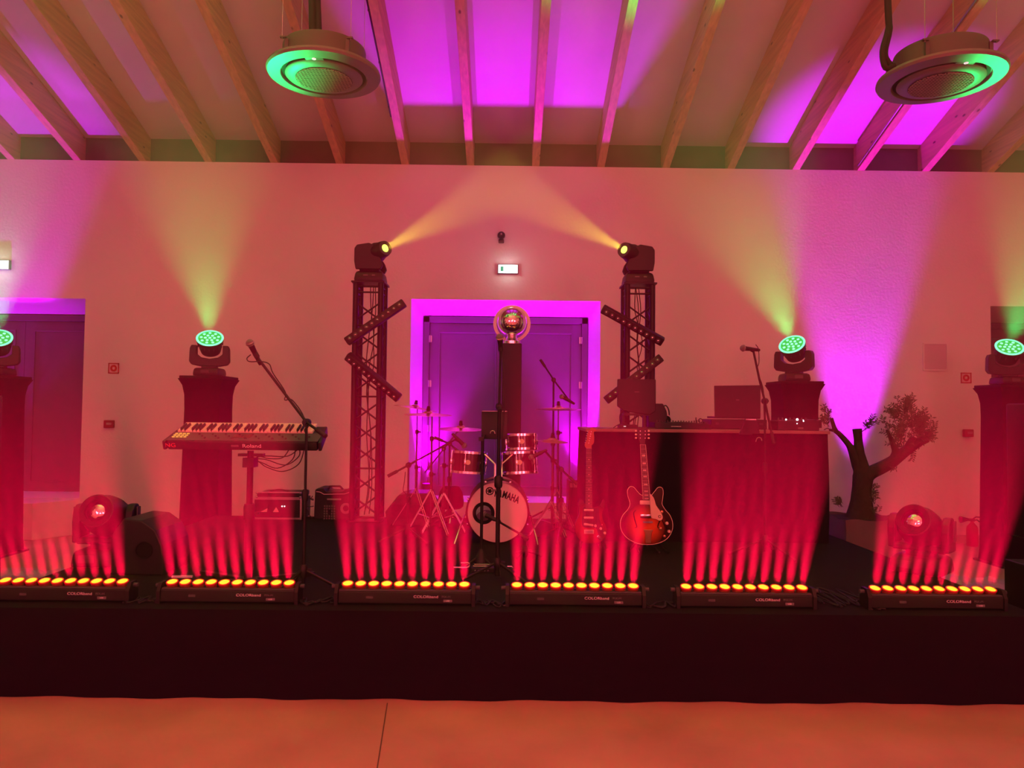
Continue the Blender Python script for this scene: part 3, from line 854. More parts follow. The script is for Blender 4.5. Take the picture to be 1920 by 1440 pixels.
cymbal('dark cymbal tilting up at the left of the kit', 779, 763, 7.2, .214, (0, 8.5, 0), 780, 'straight cymbal stand furthest left in the kit')
cymbal('flat cymbal just below the tilted left one', 803, 775, 6.75, .215, (3, 1, 0), 808, 'cymbal stand under the flat left cymbal', legs=(60, 200, 320), hub=.40)
cymbal('cymbal beside the tablet on a slanting arm', 864, 802, 6.85, .205, (4, 1, 0), 832, 'cymbal stand with an arm slanting up to the tablet', boom=(832, 842), legs=(100, 215, 340))
cymbal('wide dark cymbal high at the right of the kit', 1047, 765, 7.28, .224, (-3, 0, 0), 1046, 'straight cymbal stand beside the draped table')
cymbal('small hi-hat pair right of the badge drum', 1036, 825, 6.75, .142, (3, 3, 0), 1036, 'hi-hat stand right of the bass drum', hats=False, legs=(80, 200, 300), hub=.3)

# drum stool, wedges and amplifier behind the kit
sc_ = at(845, 955, 7.45)
t = thing('drum_stool', 'dark padded stool between the floor monitor and the bass drum', 'stool', (sc_.x, 7.45, SZ))
MB().lathe([(.0001, .30), (.08, .295), (.115, .24), (.13, .15), (.125, .10), (.10, .08), (.0001, .08)], Matrix.Translation((0, 0, .06))).obj('seat', CLOTH, t, smooth=True)
MB().cyl((0, 0, .03), (0, 0, .16), .015).obj('post', CHROME, t)
MB().cyl((0, .0, .34), (0, .0, .57), .010).tube([(-.11, 0, .56), (.05, 0, .565), (.06, 0, .56)], .006).obj('rod', CHROME, t)
for a in (30, 150, 270): MB().tube([(0, 0, .15), (.14*math.cos(R(a)), .14*math.sin(R(a)), .01)], .01).obj('leg', CHROME, t)

def px_poly(pts, c, Y): return [((x-c[0])*Y/F, (c[1]-y)*Y/F) for x, y in pts]
def extr(name, label, cat, pts, Y, depth, matl, part='cabinet', group=None, bevel=.01, sit=SZ):
    cxm = sum(p[0] for p in pts)/len(pts); cym = max(p[1] for p in pts)
    c = at(cxm, cym, Y)
    t = thing(name, label, cat, (c.x, Y, sit), 0, group)
    MB().prism(px_poly(pts, (cxm, cym), Y), depth, Matrix.Translation((0, depth/2, 0))).obj(part, matl, t, bevel=bevel)
    return t
t = extr('floor_monitor', 'black floor monitor wedge behind the left cymbal stands', 'loudspeaker', [(722, 962), (746, 931), (764, 927), (800, 927), (828, 965), (831, 988), (726, 988)], 7.2, .36, BLACK)
MB().box((0, -.004, .14), (.40, .01, .14)).obj('grille', MATT, t)
t = extr('guitar_amplifier', 'dark guitar amplifier beside the left edge of the draped table', 'amplifier', [(1066, 907), (1092, 905), (1092, 990), (1064, 990)], 7.35, .26, BLACK)
MB().box((0, -.004, .17), (.11, .008, .22)).obj('grille_cloth', MATT, t)
MB().box((0, -.006, .39), (.11, .008, .04)).obj('control_panel', GREY, t)
t = extr('floor_monitor', 'black wedge monitor beside the left moving head', 'loudspeaker', [(207, 1012), (228, 982), (262, 985), (288, 1003), (301, 1030), (306, 1068), (304, 1086), (206, 1086)], 5.0, .42, BLACK)
MB().lathe([(.058, 0), (.058, .004), (.05, .004), (.048, -.001), (.0001, -.001)], Matrix.Translation((.02, -.001, .165)) @ rotm((90, 0, 0))).obj('speaker_cone', MATT, t, smooth=True)

# big moving heads, dark, at both sides of the stage
def big_head(px, py, Y, label, yaw, pitch):
    c = at(px, py, Y)
    t = thing('moving_head', label, 'stage light', (c.x, Y, SZ), 0, 'large dark moving heads')
    RZ = Matrix.Rotation(R(yaw), 4, 'Z')
    MB(RZ).box((0, 0, .06), (.36, .32, .12), bev=.03, taper=(.9, .9)).obj('base', BLACK, t, smooth=True)
    MB(RZ).box((-.06, -.162, .065), (.10, .006, .05)).obj('display', DGREY, t)
    cz = c.z - SZ
    y = MB(RZ); y.cyl((0, 0, .11), (0, 0, .16), .10).box((0, 0, .175), (.36, .15, .05), bev=.015)
    for s in (-1, 1): y.prism([(-.075, .16), (-.085, .30), (-.07, cz+.05), (-.03, cz+.09), (.03, cz+.09), (.07, cz+.05), (.085, .30), (.075, .16)], .055, Matrix.Translation((s*.175, 0, 0)) @ rotm((0, 0, 90)))
    y.obj('yoke', BLACK, t, bevel=.012)
    MB(RZ).box((-.215, 0, cz), (.008, .05, .14)).box((.215, 0, cz), (.008, .05, .14)).obj('handle', DGREY, t)
    d = RZ @ V((0, -math.cos(R(pitch)), math.sin(R(pitch))))
    m = Matrix.Translation((0, 0, cz)) @ frame((0, 0, 0), d)
    h = MB(m).lathe([(.0001, -.20), (.09, -.19), (.135, -.14), (.145, -.02), (.14, .06), (.118, .12), (.115, .18), (.105, .186), (.08, .184), (.076, .14)]).obj('head', BLACK, t, smooth=True)
    MB(m).lathe([(.075, .165), (.075, .186), (.107, .190), (.108, .175)]).obj('lens_ring', MATT, h, smooth=True)
    MB(m).ball((0, 0, .13), .076, 24, (1, 1, .7)).obj('lens', mat('dark_lens', (.75, .72, .72), .05, 1, bump=.4, bscale=9), h, smooth=True)
    return t
big_head(201, 968, 5.35, 'large dark moving head at the left side of the stage', 4, 20)
big_head(1727, 990, 5.35, 'large dark moving head at the right side of the stage in front of the planter', -46, 24)

# PA loudspeakers at both edges
def pa(px, py, Y, s, label):
    c = at(px, py, Y+.5)
    w_ = .48; t = thing('loudspeaker', label, 'loudspeaker', (c.x + s*w_/2, Y+.25, 0), 0, 'black loudspeakers beside the stage')
    H = c.z
    b = MB().box((0, 0, .32), (w_, .5, .62), bev=.01).obj('subwoofer', BLACK, t)
    MB().box((0, -.252, .32), (w_-.06, .006, .56)).obj('grille', MATT, b)
    MB().cyl((0, 0, .6), (0, 0, .82), .018).obj('pole', BMETAL, t)
    b = MB().box((0, 0, (H+.80)/2), (w_, .42, H-.80), bev=.012).obj('top_cabinet', BLACK, t)
    MB().box((0, -.212, (H+.80)/2), (w_-.05, .006, H-.88)).obj('grille', MATT, b)
    for x in (-.2, .2):
        for y in (-.2, .2): MB().cyl((x, y, 0), (x, y, .012), .02).obj('foot', RUBBER, t)
pa(1878, 757, 4.60, 1, 'black loudspeaker at the right edge beside the stage')
pa(14, 742, 4.60, -1, 'black loudspeaker at the left edge beside the stage')
# ------------------------------------------------------------------ draped table
TY = 6.45
ta, tb = at(1098, 812, TY), at(1557, 815, TY)
TZ = at(1330, 806, TY).z
tx = (ta.x+tb.x)/2; TW = tb.x-ta.x; TD = .72
t = thing('draped_table', 'wide table draped in black cloth at the right of the stage', 'table', (tx, TY+TD/2, SZ))
h = TZ-SZ
MB().box((0, 0, h-.0135), (TW, TD, .027), bev=.004).obj('tabletop', mat('table_wood', (.24, .14, .13), .6, noise=.1), t)
vs = []; n = 120
rows = 7
path = [(-TW/2+.012, TD/2-.02), (-TW/2+.012, -TD/2+.012), (TW/2-.012, -TD/2+.012), (TW/2-.012, TD/2-.02)]
L = [0]
for i in range(3): L.append(L[-1] + math.dist(path[i], path[i+1]))
fs = []
for i in range(n+1):
    s = L[-1]*i/n
    k2 = 0 if s <= L[1] else (1 if s <= L[2] else 2)
    u = (s-L[k2])/(L[k2+1]-L[k2]); p, q = path[k2], path[k2+1]
    x = p[0]+(q[0]-p[0])*u; y = p[1]+(q[1]-p[1])*u
    nx, ny = [(-1, 0), (0, -1), (1, 0)][k2]
    for j in range(rows+1):
        f = j/rows; off = (.010*math.sin(s*9.1)+.008*math.sin(s*23+1))*(1-f) + .012*math.sin(f*3.1)
        vs.append((x+nx*off, y+ny*off, (h-.028)*f+.003))
for i in range(n):
    for j in range(rows):
        q = i*(rows+1)+j; fs.append((q, q+rows+1, q+rows+2, q+1))
MB().add(vs, fs).obj('cloth', CLOTH, t, smooth=True, recalc=False)
for x in (-1, 1):
    for y in (-1, 1): MB().cyl((x*(TW/2-.08), y*(TD/2-.08), 0), (x*(TW/2-.08), y*(TD/2-.08), h-.03), .016).obj('leg', STEEL, t)

def on_table(px, Y): return (at(px, 800, Y).x, Y, TZ)
# monitor on a stand (left) and its base unit
YG = 6.72; s = YG/F
c = on_table(1194, YG)
t = thing('monitor', 'black monitor on a stand at the left end of the draped table', 'monitor', c)
zp = lambda y: at(1194, y, YG).z - TZ
MB().prism([(-37*s, zp(711)), (35*s, zp(711)), (35*s, zp(771)), (24*s, zp(778)), (-24*s, zp(772)), (-37*s, zp(762))], .035).obj('screen_back', BLACK, t, bevel=.008)
MB().box((-.004, -.0185, zp(735)), (.042, .002, .007)).obj('badge', DPRINT, t)
MB().box((0, .05, zp(777)), (.24, .12, .022)).obj('cradle', BLACK, t)
for x in (-.12, .07): MB().box((x, .03, (zp(779))/2), (.022, .05, zp(779))).obj('leg', BLACK, t)
MB().box((0, .04, .006), (.30, .20, .012)).obj('base', BLACK, t)
t = thing('power_box', 'dark box with a cable loop beside the left monitor on the draped table', 'box', on_table(1228, 7.02))
s2 = 6.95/F
MB().prism([(-14*s2, 0), (24*s2, 0), (20*s2, 32*s2), (13*s2, 46*s2), (-14*s2, 46*s2)], .10).obj('housing', BLACK, t, bevel=.006)
MB().tube([(.066, -.02, .20), (.10, -.02, .21), (.125, -.02, .17), (.13, -.02, .12)], .006, 6, smooth=4).obj('cable', RUBBER, t)
MB().ball((.11, -.03, .07), .035, 14, (1, .7, 1.3)).obj('ear_pad', MATT, t)
t = thing('power_unit', 'low black unit under the left monitor', 'electronics', on_table(1176, 6.62))
MB().box((0, 0, .018), (.16, .10, .034), bev=.005).obj('housing', BLACK, t)
MB().box((-.03, -.052, .02), (.02, .003, .005)).obj('status_light', mat('white_led', (.5, .5, .5), .4, emit=(1, .8, .8), estr=1), t)
t = thing('dj_controller', 'long low black controller with knobs between the two screens', 'controller', on_table(1282, 6.80))
MB().prism([(-.29, 0), (.22, 0), (.22, .045), (.0, .062), (-.29, .055)], .26).obj('housing', BLACK, t, bevel=.006)
rnd = random.Random(2)
for i in range(20):
    x = -.26+i*.024; MB().cyl((x, -.08, .05), (x, -.08, .068+rnd.uniform(0, .012)), .006, n=8).obj('knob', DGREY, t)
MB().cyl((.09, -.09, .05), (.088, -.09, .105), .005, n=8).obj('toggle', BLACK, t)
MB().box((-.10, -.132, .022), (.09, .003, .005)).obj('front_strip', PRINT, t)
MB().ring((.135, -.07, .075), .018, .005, rotm((90, 0, 0)), 16, 6).tube([(.15, -.07, .06), (.18, -.06, .05), (.2, -.05, .03)], .01).obj('strap', MATT, t)
# laptop
YL = 6.85; s = YL/F
t = thing('laptop', 'open black laptop seen from behind, right of the controller', 'laptop', on_table(1381, YL))
zl_ = lambda y: at(1381, y, YL).z - TZ
MB().box((0, .10, zl_(783)), (86*s, .26, .018), bev=.004).obj('base', BLACK, t)
MB().prism([(-44*s, zl_(724)), (43*s, zl_(722)), (43*s, zl_(783)), (-43*s, zl_(782))], .010, Matrix.Translation((0, -.03, 0))).obj('lid', BLACK, t, bevel=.004)
MB().box((0, -.036, zl_(750)), (.03, .002, .008)).obj('badge', DPRINT, t)
t = thing('equipment_case', 'flat black case carrying the laptop on the draped table', 'case', on_table(1381, YL+.02))
MB().box((0, .08, (zl_(786))/2), (104*s, .32, zl_(786)-.004), bev=.006).obj('body', BLACK, t)
for x in (-.2, .2): MB().box((x, -.082, .05), (.03, .006, .02)).obj('latch', DGREY, t)
# mixer at right
t = thing('audio_mixer', 'black mixer with small white lights at the right end of the draped table', 'mixer', on_table(1487, 6.62))
MB().prism([(-.18, 0), (.185, 0), (.185, .085), (.15, .1), (-.18, .085)], .24).obj('housing', BLACK, t, bevel=.006)
LED = mat('bright_led', (.8, .8, .8), .4, emit=(1, .85, .95), estr=5)
for x, z, r in ((-.108, .096, .007), (-.01, .097, .010), (.045, .083, .005), (-.012, .062, .004), (.042, .092, .004)): MB().ball((x, -.122, z), r, 10).obj('light', LED, t)
MB().box((.02, -.122, .022), (.045, .003, .016)).obj('badge', DPRINT, t)
for i in range(8): MB().cyl((-.15+i*.035, -.05, .08), (-.15+i*.035, -.05, .112), .008, n=8).obj('knob', DGREY, t)
MB().box((.2, .0, .06), (.03, .2, .07), bev=.004).obj('end_cheek', BLACK, t)
# tray on the leaning stand
t = thing('tray', 'small dark tray with a rounded clip before the table edge', 'tray', at(1405, 800, 6.15))
s = 6.15/F
MB().prism([(-20*s, -16*s), (20*s, -16*s), (14*s, 15*s), (-8*s, 15*s)], .02).obj('plate', BLACK, t, bevel=.004)
MB().cyl((.02, .0, -.06), (.10, -.1, at(1432, 815, 5.95).z-at(1405, 800, 6.15).z), .008).obj('clamp_arm', BMETAL, t)
MB().tube([(x*s, -.015, z*s) for x, z in ((11, -28), (13, -22), (17, -20), (21, -22), (22, -26))], .005, 6, smooth=3).obj('clip', STEEL, t)
MB().box((2*s, -.012, 13.5*s), (20*s, .004, 2*s)).obj('bright_edge', STEEL, t)
for pts in ([(1150, 802), (1160, 796), (1172, 793), (1182, 801)], [(1120, 803), (1140, 804), (1165, 803)], [(1163, 795), (1162, 780), (1167, 770), (1176, 769)], [(1545, 806), (1552, 803), (1560, 808)]):
    tag(MB().tube([at(x, y, 6.55) for x, y in pts], .004, 6, smooth=5).obj('table_cable', RUBBER), 'thin black cable lying on one end of the draped table', 'cable', 'cables on the draped table')

# ------------------------------------------------------------------ guitars
def guitar_neck(t, y, zc, x0, ztop, zbot, w0, w1, x1, fret, inlay, nf=21, board=None, binding=None):
    """fretboard from (x0,ztop) width w0 to (x1,zbot) width w1"""
    nb = MB().prism([(x0-w0/2, ztop), (x0+w0/2, ztop), (x1+w1/2, zbot), (x1-w1/2, zbot)], .02, Matrix.Translation((0, y+.012, 0))).obj('neck', board, t, bevel=.002)
    m = MB(); sc_ = (ztop-zbot)/(1-2**(-nf/12)); q = MB()
    def lerp(f): return x0+(x1-x0)*f, w0+(w1-w0)*f, ztop-(ztop-zbot)*f
    fr = [(1-2**(-i/12))/(1-2**(-nf/12)) for i in range(nf+1)]
    for f in fr:
        x, w_, z = lerp(min(f, .998)); m.box((x, y+.001, z), (w_, .003, .002))
    tag(m.obj('frets', STEEL, nb), kind='stuff')
    for i in (3, 5, 7, 9, 12, 15, 17, 19):
        f = (fr[i-1]+fr[min(i, nf)])/2; x, w_, z = lerp(f)
        if inlay == 'dot': q.lathe([(.0001, 0), (.0045, 0), (.0045, .002), (.0001, .002)], Matrix.Translation((x, y+.0015, z)) @ rotm((90, 0, 0)), 10)
        else: q.box((x, y+.001, z), (w_*.55, .003, (fr[i]-fr[i-1])*(ztop-zbot)*.5))
    q.obj('inlays', CREAM, nb)
    if binding:
        b = MB()
        for s in (-1, 1): b.tube([(x0+s*w0/2, y+.002, ztop), (x1+s*w1/2, y+.002, zbot)], .0018, 6)
        b.obj('binding', CREAM, nb)
    return nb
def strings(t, y, x0, w0, z0, x1, w1, z1, parent):
    m = MB()
    for i in range(6):
        a = (i-2.5)/6; m.tube([(x0+a*w0, y-.003, z0), (x1+a*w1, y-.006, z1)], .0007, 4)
    m.obj('strings', STEEL, parent)
def sunburst(name, inner, outer, cx, cz, rx, rz, r0, r1):
    m = mat(name, outer, .18); nt = m.node_tree; b = nt.nodes['Principled BSDF']
    tc = nt.nodes.new('ShaderNodeTexCoord'); mp = nt.nodes.new('ShaderNodeMapping')
    mp.inputs['Location'].default_value = (-cx/rx, 0, -cz/rz); mp.inputs['Scale'].default_value = (1/rx, 0, 1/rz)
    ln = nt.nodes.new('ShaderNodeVectorMath'); ln.operation = 'LENGTH'
    r = nt.nodes.new('ShaderNodeMapRange'); r.inputs['From Min'].default_value = r0; r.inputs['From Max'].default_value = r1
    mx = nt.nodes.new('ShaderNodeMix'); mx.data_type = 'RGBA'; mx.inputs[6].default_value = (*inner, 1); mx.inputs[7].default_value = (*outer, 1)
    L_ = nt.links.new
    L_(tc.outputs['Object'], mp.inputs[0]); L_(mp.outputs[0], ln.inputs[0]); L_(ln.outputs['Value'], r.inputs[0]); L_(r.outputs[0], mx.inputs['Factor']); L_(mx.outputs[2], b.inputs['Base Color'])
    return m
def smooth2(pts, n=5):
    P = [V((x, 0, z)) for x, z in pts]; N = len(P); out = []
    for i in range(N):
        a, b, c, d = P[i-1], P[i], P[(i+1) % N], P[(i+2) % N]
        for k_ in range(n):
            u = k_/n
            p = .5*((2*b)+(c-a)*u+(2*a-5*b+4*c-d)*u*u+(3*b-a-3*c+d)*u**3); out.append((p.x, p.z))
    return out
def stand_g(px, Y, label, w=.2):
    c = at(px, 1010, Y); t = thing('guitar_stand', label, 'guitar stand', (c.x, Y, SZ), 0, 'guitar stands')
    MB().tube([(0, .10, .03), (0, .10, .45)], .009).obj('post', BMETAL, t, smooth=True)
    for s in (-1, 1):
        l = MB().tube([(0, .10, .16), (s*w*.6, -.02, .02), (s*w*.65, -.05, .008)], .009).obj('leg', BMETAL, t, smooth=True)
        MB().tube([(0, .10, .05), (s*.07, .05, .03), (s*.08, -.05, .012), (s*.08, -.075, .016)], .008, smooth=3).obj('rest_arm', RUBBER, t, smooth=True)
    MB().tube([(0, .10, .16), (0, .26, .01)], .009).obj('rear_leg', BMETAL, t, smooth=True)
# electric guitar with a single-sided headstock
GY = 6.15; g0 = (1106, 1018)
gp = at(*g0, GY)
t = thing('electric_guitar', 'dark solid electric guitar with pale fretboard edges at the table corner', 'guitar', (gp.x, GY, gp.z))
P = lambda pts: px_poly(pts, g0, GY)
body = P([(1108, 1019), (1094, 1017), (1083, 1008), (1078, 994), (1080, 979), (1086, 966), (1086, 955), (1084, 945), (1087, 938), (1093, 939), (1098, 948), (1103, 952), (1112, 952), (1121, 950), (1127, 943), (1130, 936), (1134, 940), (1133, 952), (1129, 964), (1131, 976), (1136, 987), (1138, 999), (1133, 1010), (1122, 1017)])
MB().prism(smooth2(body, 4), .045, Matrix.Translation((0, .0225, 0))).obj('body', sunburst('dark_burst', (.35, .03, .01), (.03, .004, .004), 0, .14, .17, .19, .35, 1.0), t, bevel=.006)
pg = P([(1094, 950), (1113, 952), (1122, 955), (1124, 975), (1130, 992), (1132, 1005), (1122, 1003), (1117, 990), (1100, 990), (1091, 985), (1092, 965)])
MB().prism(smooth2(pg, 3), .003, Matrix.Translation((0, -.0015, 0))).obj('pickguard', mat('guard_dark', (.02, .01, .01), .3), t)
sg = GY/F
gx = lambda x: (x-g0[0])*sg
gz = lambda y: (g0[1]-y)*sg
nb = guitar_neck(t, -.012, 0, gx(1102.7), gz(842), gz(952), .043, .055, gx(1103.3), 0, 'dot', 21, mat('neck_dark', (.07, .018, .012), .4))
hs = P([(1098, 842), (1095, 835), (1099, 826), (1100, 815), (1104, 808), (1109, 803), (1115, 806), (1116, 810), (1112, 812), (1113, 822), (1112, 832), (1108, 837), (1107.5, 842)])
hd_ = MB().prism(smooth2(hs, 3), .014, Matrix.Translation((0, .004, 0))).obj('headstock', mat('maple', (.36, .09, .04), .35), t, bevel=.002)
for i in range(6):
    x, y = 1099.5+i*.9, 832-i*4.2
    MB().cyl((gx(x)+.012, -.004, gz(y)), (gx(x)+.012, -.016, gz(y)), .004, n=8).obj('string_post', CHROME, hd_)
    MB().ball((gx(x-3), .005, gz(y)), .007, 8).obj('tuning_peg', CHROME, hd_)
MB().box((gx(1103), -.003, gz(842.5)), (.044, .012, .004)).obj('nut', CREAM, nb)
for y, a in ((957, 0), (971, 0), (984, -8)):
    MB().box((gx(1103.3), -.006, gz(y)), (.078, .010, .017), (0, -a, 0), bev=.004).obj('pickup', CREAM, t, smooth=True)
br = MB().box((gx(1104), -.006, gz(997)), (.080, .010, .034), bev=.003).obj('bridge', CREAM, t)
for i in range(6): MB().box((gx(1104)+(i-2.5)*.0105, -.013, gz(997)), (.008, .006, .022)).obj('saddle', STEEL, br)
for x, y in ((1116, 986), (1126, 991), (1133.5, 999)): MB().lathe([(.011, 0), (.010, .012), (.0001, .013)], Matrix.Translation((gx(x), -.003, gz(y))) @ rotm((90, 0, 0)), 14).obj('knob', CREAM, t, smooth=True)
MB().box((gx(1128.5), -.004, gz(984)), (.006, .012, .006)).obj('switch_tip', CREAM, t)
MB().box((gx(1124), -.003, gz(1008)), (.045, .006, .022), (0, 38, 0), bev=.004).obj('jack_plate', CHROME, t)
strings(t, -.012, gx(1103), .042, gz(840), gx(1103.8), .062, gz(994), t)
stand_g(1106, GY+.02, 'black guitar stand holding the dark electric guitar')
# semi-hollow guitar
GY = 5.95; g0 = (1214, 1021); sg = GY/F
gp = at(*g0, GY)
t = thing('semi_hollow_guitar', 'red sunburst semi-hollow guitar with pale pickguard before the draped table', 'guitar', (gp.x, GY, gp.z))
body = P([(1213, 1021), (1195, 1019), (1177, 1010), (1166, 997), (1163, 982), (1167, 968), (1177, 956), (1181, 945), (1177, 932), (1176, 921), (1181, 914), (1188, 915), (1194, 922), (1200, 928), (1206, 930), (1214, 930), (1221, 929), (1227, 922), (1233, 915), (1240, 915), (1243, 922), (1242, 934), (1241, 946), (1247, 956), (1256, 967), (1261, 982), (1259, 997), (1249, 1011), (1232, 1019)])
body_s = smooth2(body, 4)
bo = MB().prism(body_s, .042, Matrix.Translation((0, .021, 0))).obj('body', sunburst('red_burst', (.80, .11, .03), (.03, .003, .002), gx(1210), gz(985), .155, .17, .45, 1.05), t, bevel=.006)
MB().tube([(x, -.001, z) for x, z in body_s], .0025, 6, closed=True).obj('binding', CREAM, t)
for s, cx_ in ((-1, 1189), (1, 1238)):
    MB().tube([(gx(cx_+s*-3), -.001, gz(957)), (gx(cx_+s*1), -.001, gz(963)), (gx(cx_-s*1), -.001, gz(975)), (gx(cx_+s*-5), -.001, gz(988)), (gx(cx_-s*1), -.001, gz(990))], [.002, .004, .005, .004, .002], 6, smooth=4).obj('sound_hole', MATT, t)
nb = guitar_neck(t, -.016, 0, gx(1204), gz(835), gz(937), .043, .058, gx(1211.5), 0, 'block', 19, mat('rosewood', (.09, .03, .02), .4), True)
hs = P([(1199, 834), (1198, 828), (1194, 820), (1194, 806), (1198, 802), (1204, 804), (1209, 801), (1213, 806), (1212, 820), (1209, 828), (1208.5, 834)])
hd_ = MB().prism(smooth2(hs, 3), .014, Matrix.Translation((0, .0, 0))).obj('headstock', mat('head_dark', (.03, .01, .008), .25), t, bevel=.002)
for i in range(3):
    for s in (-1, 1):
        y = 823-i*6.6
        MB().cyl((gx(1203.5+s*4.6), -.006, gz(y)), (gx(1203.5+s*4.6), -.018, gz(y)), .0042, n=8).obj('string_post', CHROME, hd_)
        MB().ball((gx(1203.5+s*12), .0, gz(y)), .008, 8, (1.2, .7, 1)).obj('tuning_peg', CREAM, hd_)
MB().box((gx(1204), -.008, gz(835.5)), (.044, .012, .005)).obj('nut', CREAM, nb)
pgd = P([(1216, 927), (1222, 930), (1226, 937), (1229, 947), (1235, 956), (1241, 966), (1241, 973), (1236, 976), (1229, 973), (1220, 970), (1218, 950)])
MB().prism(smooth2(pgd, 3), .003, Matrix.Translation((0, -.012, 0))).obj('pickguard', mat('guard_cream', (.80, .62, .45), .35), t)
MB().ring((gx(1236), -.0145, gz(968.5)), .010, .0018, rotm((90, 0, 0)), 18, 6).obj('guard_mark', MATT, t)
for x, y in ((1209, 943), (1210, 968)):
    p_ = MB().box((gx(x), -.009, gz(y)), (.088, .016, .034), bev=.007).obj('pickup', CHROME if y > 950 else CREAM, t, smooth=True)
MB().box((gx(1214), -.012, gz(979)), (.075, .012, .012)).obj('bridge', STEEL, t)
MB().prism([(gx(1206), gz(993)), (gx(1224), gz(993)), (gx(1221), gz(1000)), (gx(1220), gz(1018)), (gx(1210), gz(1018)), (gx(1209), gz(1000))], .006, Matrix.Translation((0, -.010, 0))).obj('tailpiece', BRASS, t, bevel=.002)
for x, y in ((1240, 960), (1250, 981), (1254, 996), (1238, 991), (1245, 1005)): MB().lathe([(.013, 0), (.011, .014), (.0001, .015)], Matrix.Translation((gx(x), 0, gz(y))) @ rotm((90, 0, 0)), 14).obj('knob', BRASS if x < 1248 else CREAM, t, smooth=True)
MB().tube([(gx(1240), -.01, gz(972)), (gx(1246), -.01, gz(986)), (gx(1252), -.008, gz(990))], .003, 6, smooth=3).obj('guard_arm', MATT, t)
strings(t, -.018, gx(1204), .042, gz(834), gx(1214), .062, gz(979), t)
MB().cyl((gx(1214), .02, gz(1021)), (gx(1214), .02, gz(1026)), .007).obj('strap_button', CHROME, t)
stand_g(1214, GY+.03, 'black guitar stand holding the sunburst guitar', .24)

# ------------------------------------------------------------------ cases behind the stage
t = thing('rack_case', 'open wheeled rack case with pale metal edges left of the middle', 'case', (at(520, 960, 7.55).x, 7.55, SZ))
s = 7.55/F
ALU = mat('aluminium', (.65, .62, .60), .3, .9)
zc2 = lambda y: at(520, y, 7.55).z - SZ
W2 = 88*s
MB().box((-.0, .18, zc2(955)), (W2, .36, zc2(936)-zc2(974)), bev=.004).obj('body', BLACK, t)
for y in (935, 972): MB().box((0, -.004, zc2(y)), (W2+.01, .012, .018)).obj('edge_rail', ALU, t)
for x in (-1, 1): MB().box((x*W2/2, -.006, zc2(955)), (.018, .012, zc2(936)-zc2(974))).obj('edge_rail', ALU, t)
lid = MB().box((.01, .17, zc2(929)), (W2*.92, .34, .045), bev=.004).obj('lid', BLACK, t)
for y in (933, 923): MB().box((.01, -.004, zc2(y)), (W2*.92, .012, .011)).obj('lid_rail', ALU, lid)
MB().tube([(-.1, .05, zc2(922)), (0, .05, zc2(919)), (.1, .05, zc2(922))], .008, 6, smooth=3).obj('handle', RUBBER, lid)
for x in (-1, 1):
    for y in (932, 924): MB().ball((x*W2*.46+.01, -.006, zc2(y)), .014, 8).obj('corner_ball', STEEL, lid)
for x, y in ((529, 949), (533.5, 949)): MB().ball(((x-520)*s, -.008, zc2(y)), .006, 8).obj('indicator', LED, t)
MB().prism([((x-520)*s, zc2(y)) for x, y in ((512, 960), (518, 951), (522, 957), (523, 960))], .004, Matrix.Translation((0, -.008, 0))).prism([((x-520)*s, zc2(y)) for x, y in ((489, 960), (502, 953), (501, 960))], .004, Matrix.Translation((0, -.008, 0))).obj('paper_tag', mat('tag_pale', (.7, .5, .5), .7), t)
t = thing('portable_amplifier', 'black case with top handle and dotted panel left of the truss tower', 'amplifier', (at(623, 960, 7.6).x, 7.6, SZ))
s = 7.6/F; zq = lambda y: at(623, y, 7.6).z - SZ
MB().prism([((x-623)*s, zq(y)) for x, y in ((589, 974), (590, 919), (594, 916), (606, 916), (612, 922), (640, 922), (648, 917), (659, 916), (659, 974))], .3, Matrix.Translation((0, .15, 0))).obj('cabinet', BLACK, t, bevel=.008)
MB().tube([((x-623)*s, .12, zq(y)) for x, y in ((609, 920), (613, 914), (617, 914), (632, 914), (637, 920))], .011, 8).obj('handle', BLACK, t, smooth=True)
MB().tube([((x-623)*s, -.004, zq(y)) for x, y in ((593, 922), (600, 923), (607, 927), (645, 926), (659, 921))], .004, 6).obj('rim_line', STEEL, t)
MB().box(((626-623)*s, -.004, zq(936)), (26*s, .006, 3*s)).obj('grip_slot', GREY, t)
dm = MB()
for i in range(5):
    for j in range(6):
        if (i, j) in ((2, 2), (2, 3)): continue
        dm.box(((608.5+i*4.6-623)*s, -.003, zq(949+j*4.7)), (2.6*s, .004, 2.6*s))
dm.obj('dotted_panel', DPRINT, t)
MB().lathe([(.03, 0), (.055, 0), (.055, .006), (.03, .006)], Matrix.Translation(((648-623)*s, 0, zq(953))) @ rotm((90, 0, 0)), 24).obj('port_ring', GREY, t, smooth=True)
for pts in ([(574, 936), (580, 934), (588, 936)], [(574, 949), (582, 950), (588, 949)], [(576, 955), (580, 966), (586, 971)], [(586, 930), (583, 936), (588, 938)]):
    tag(MB().tube([at(x, y, 7.6) for x, y in pts], .005, 6, smooth=4).obj('link_cable', RUBBER), 'short black cable between the rack case and the portable amplifier', 'cable', 'cables behind the stage')

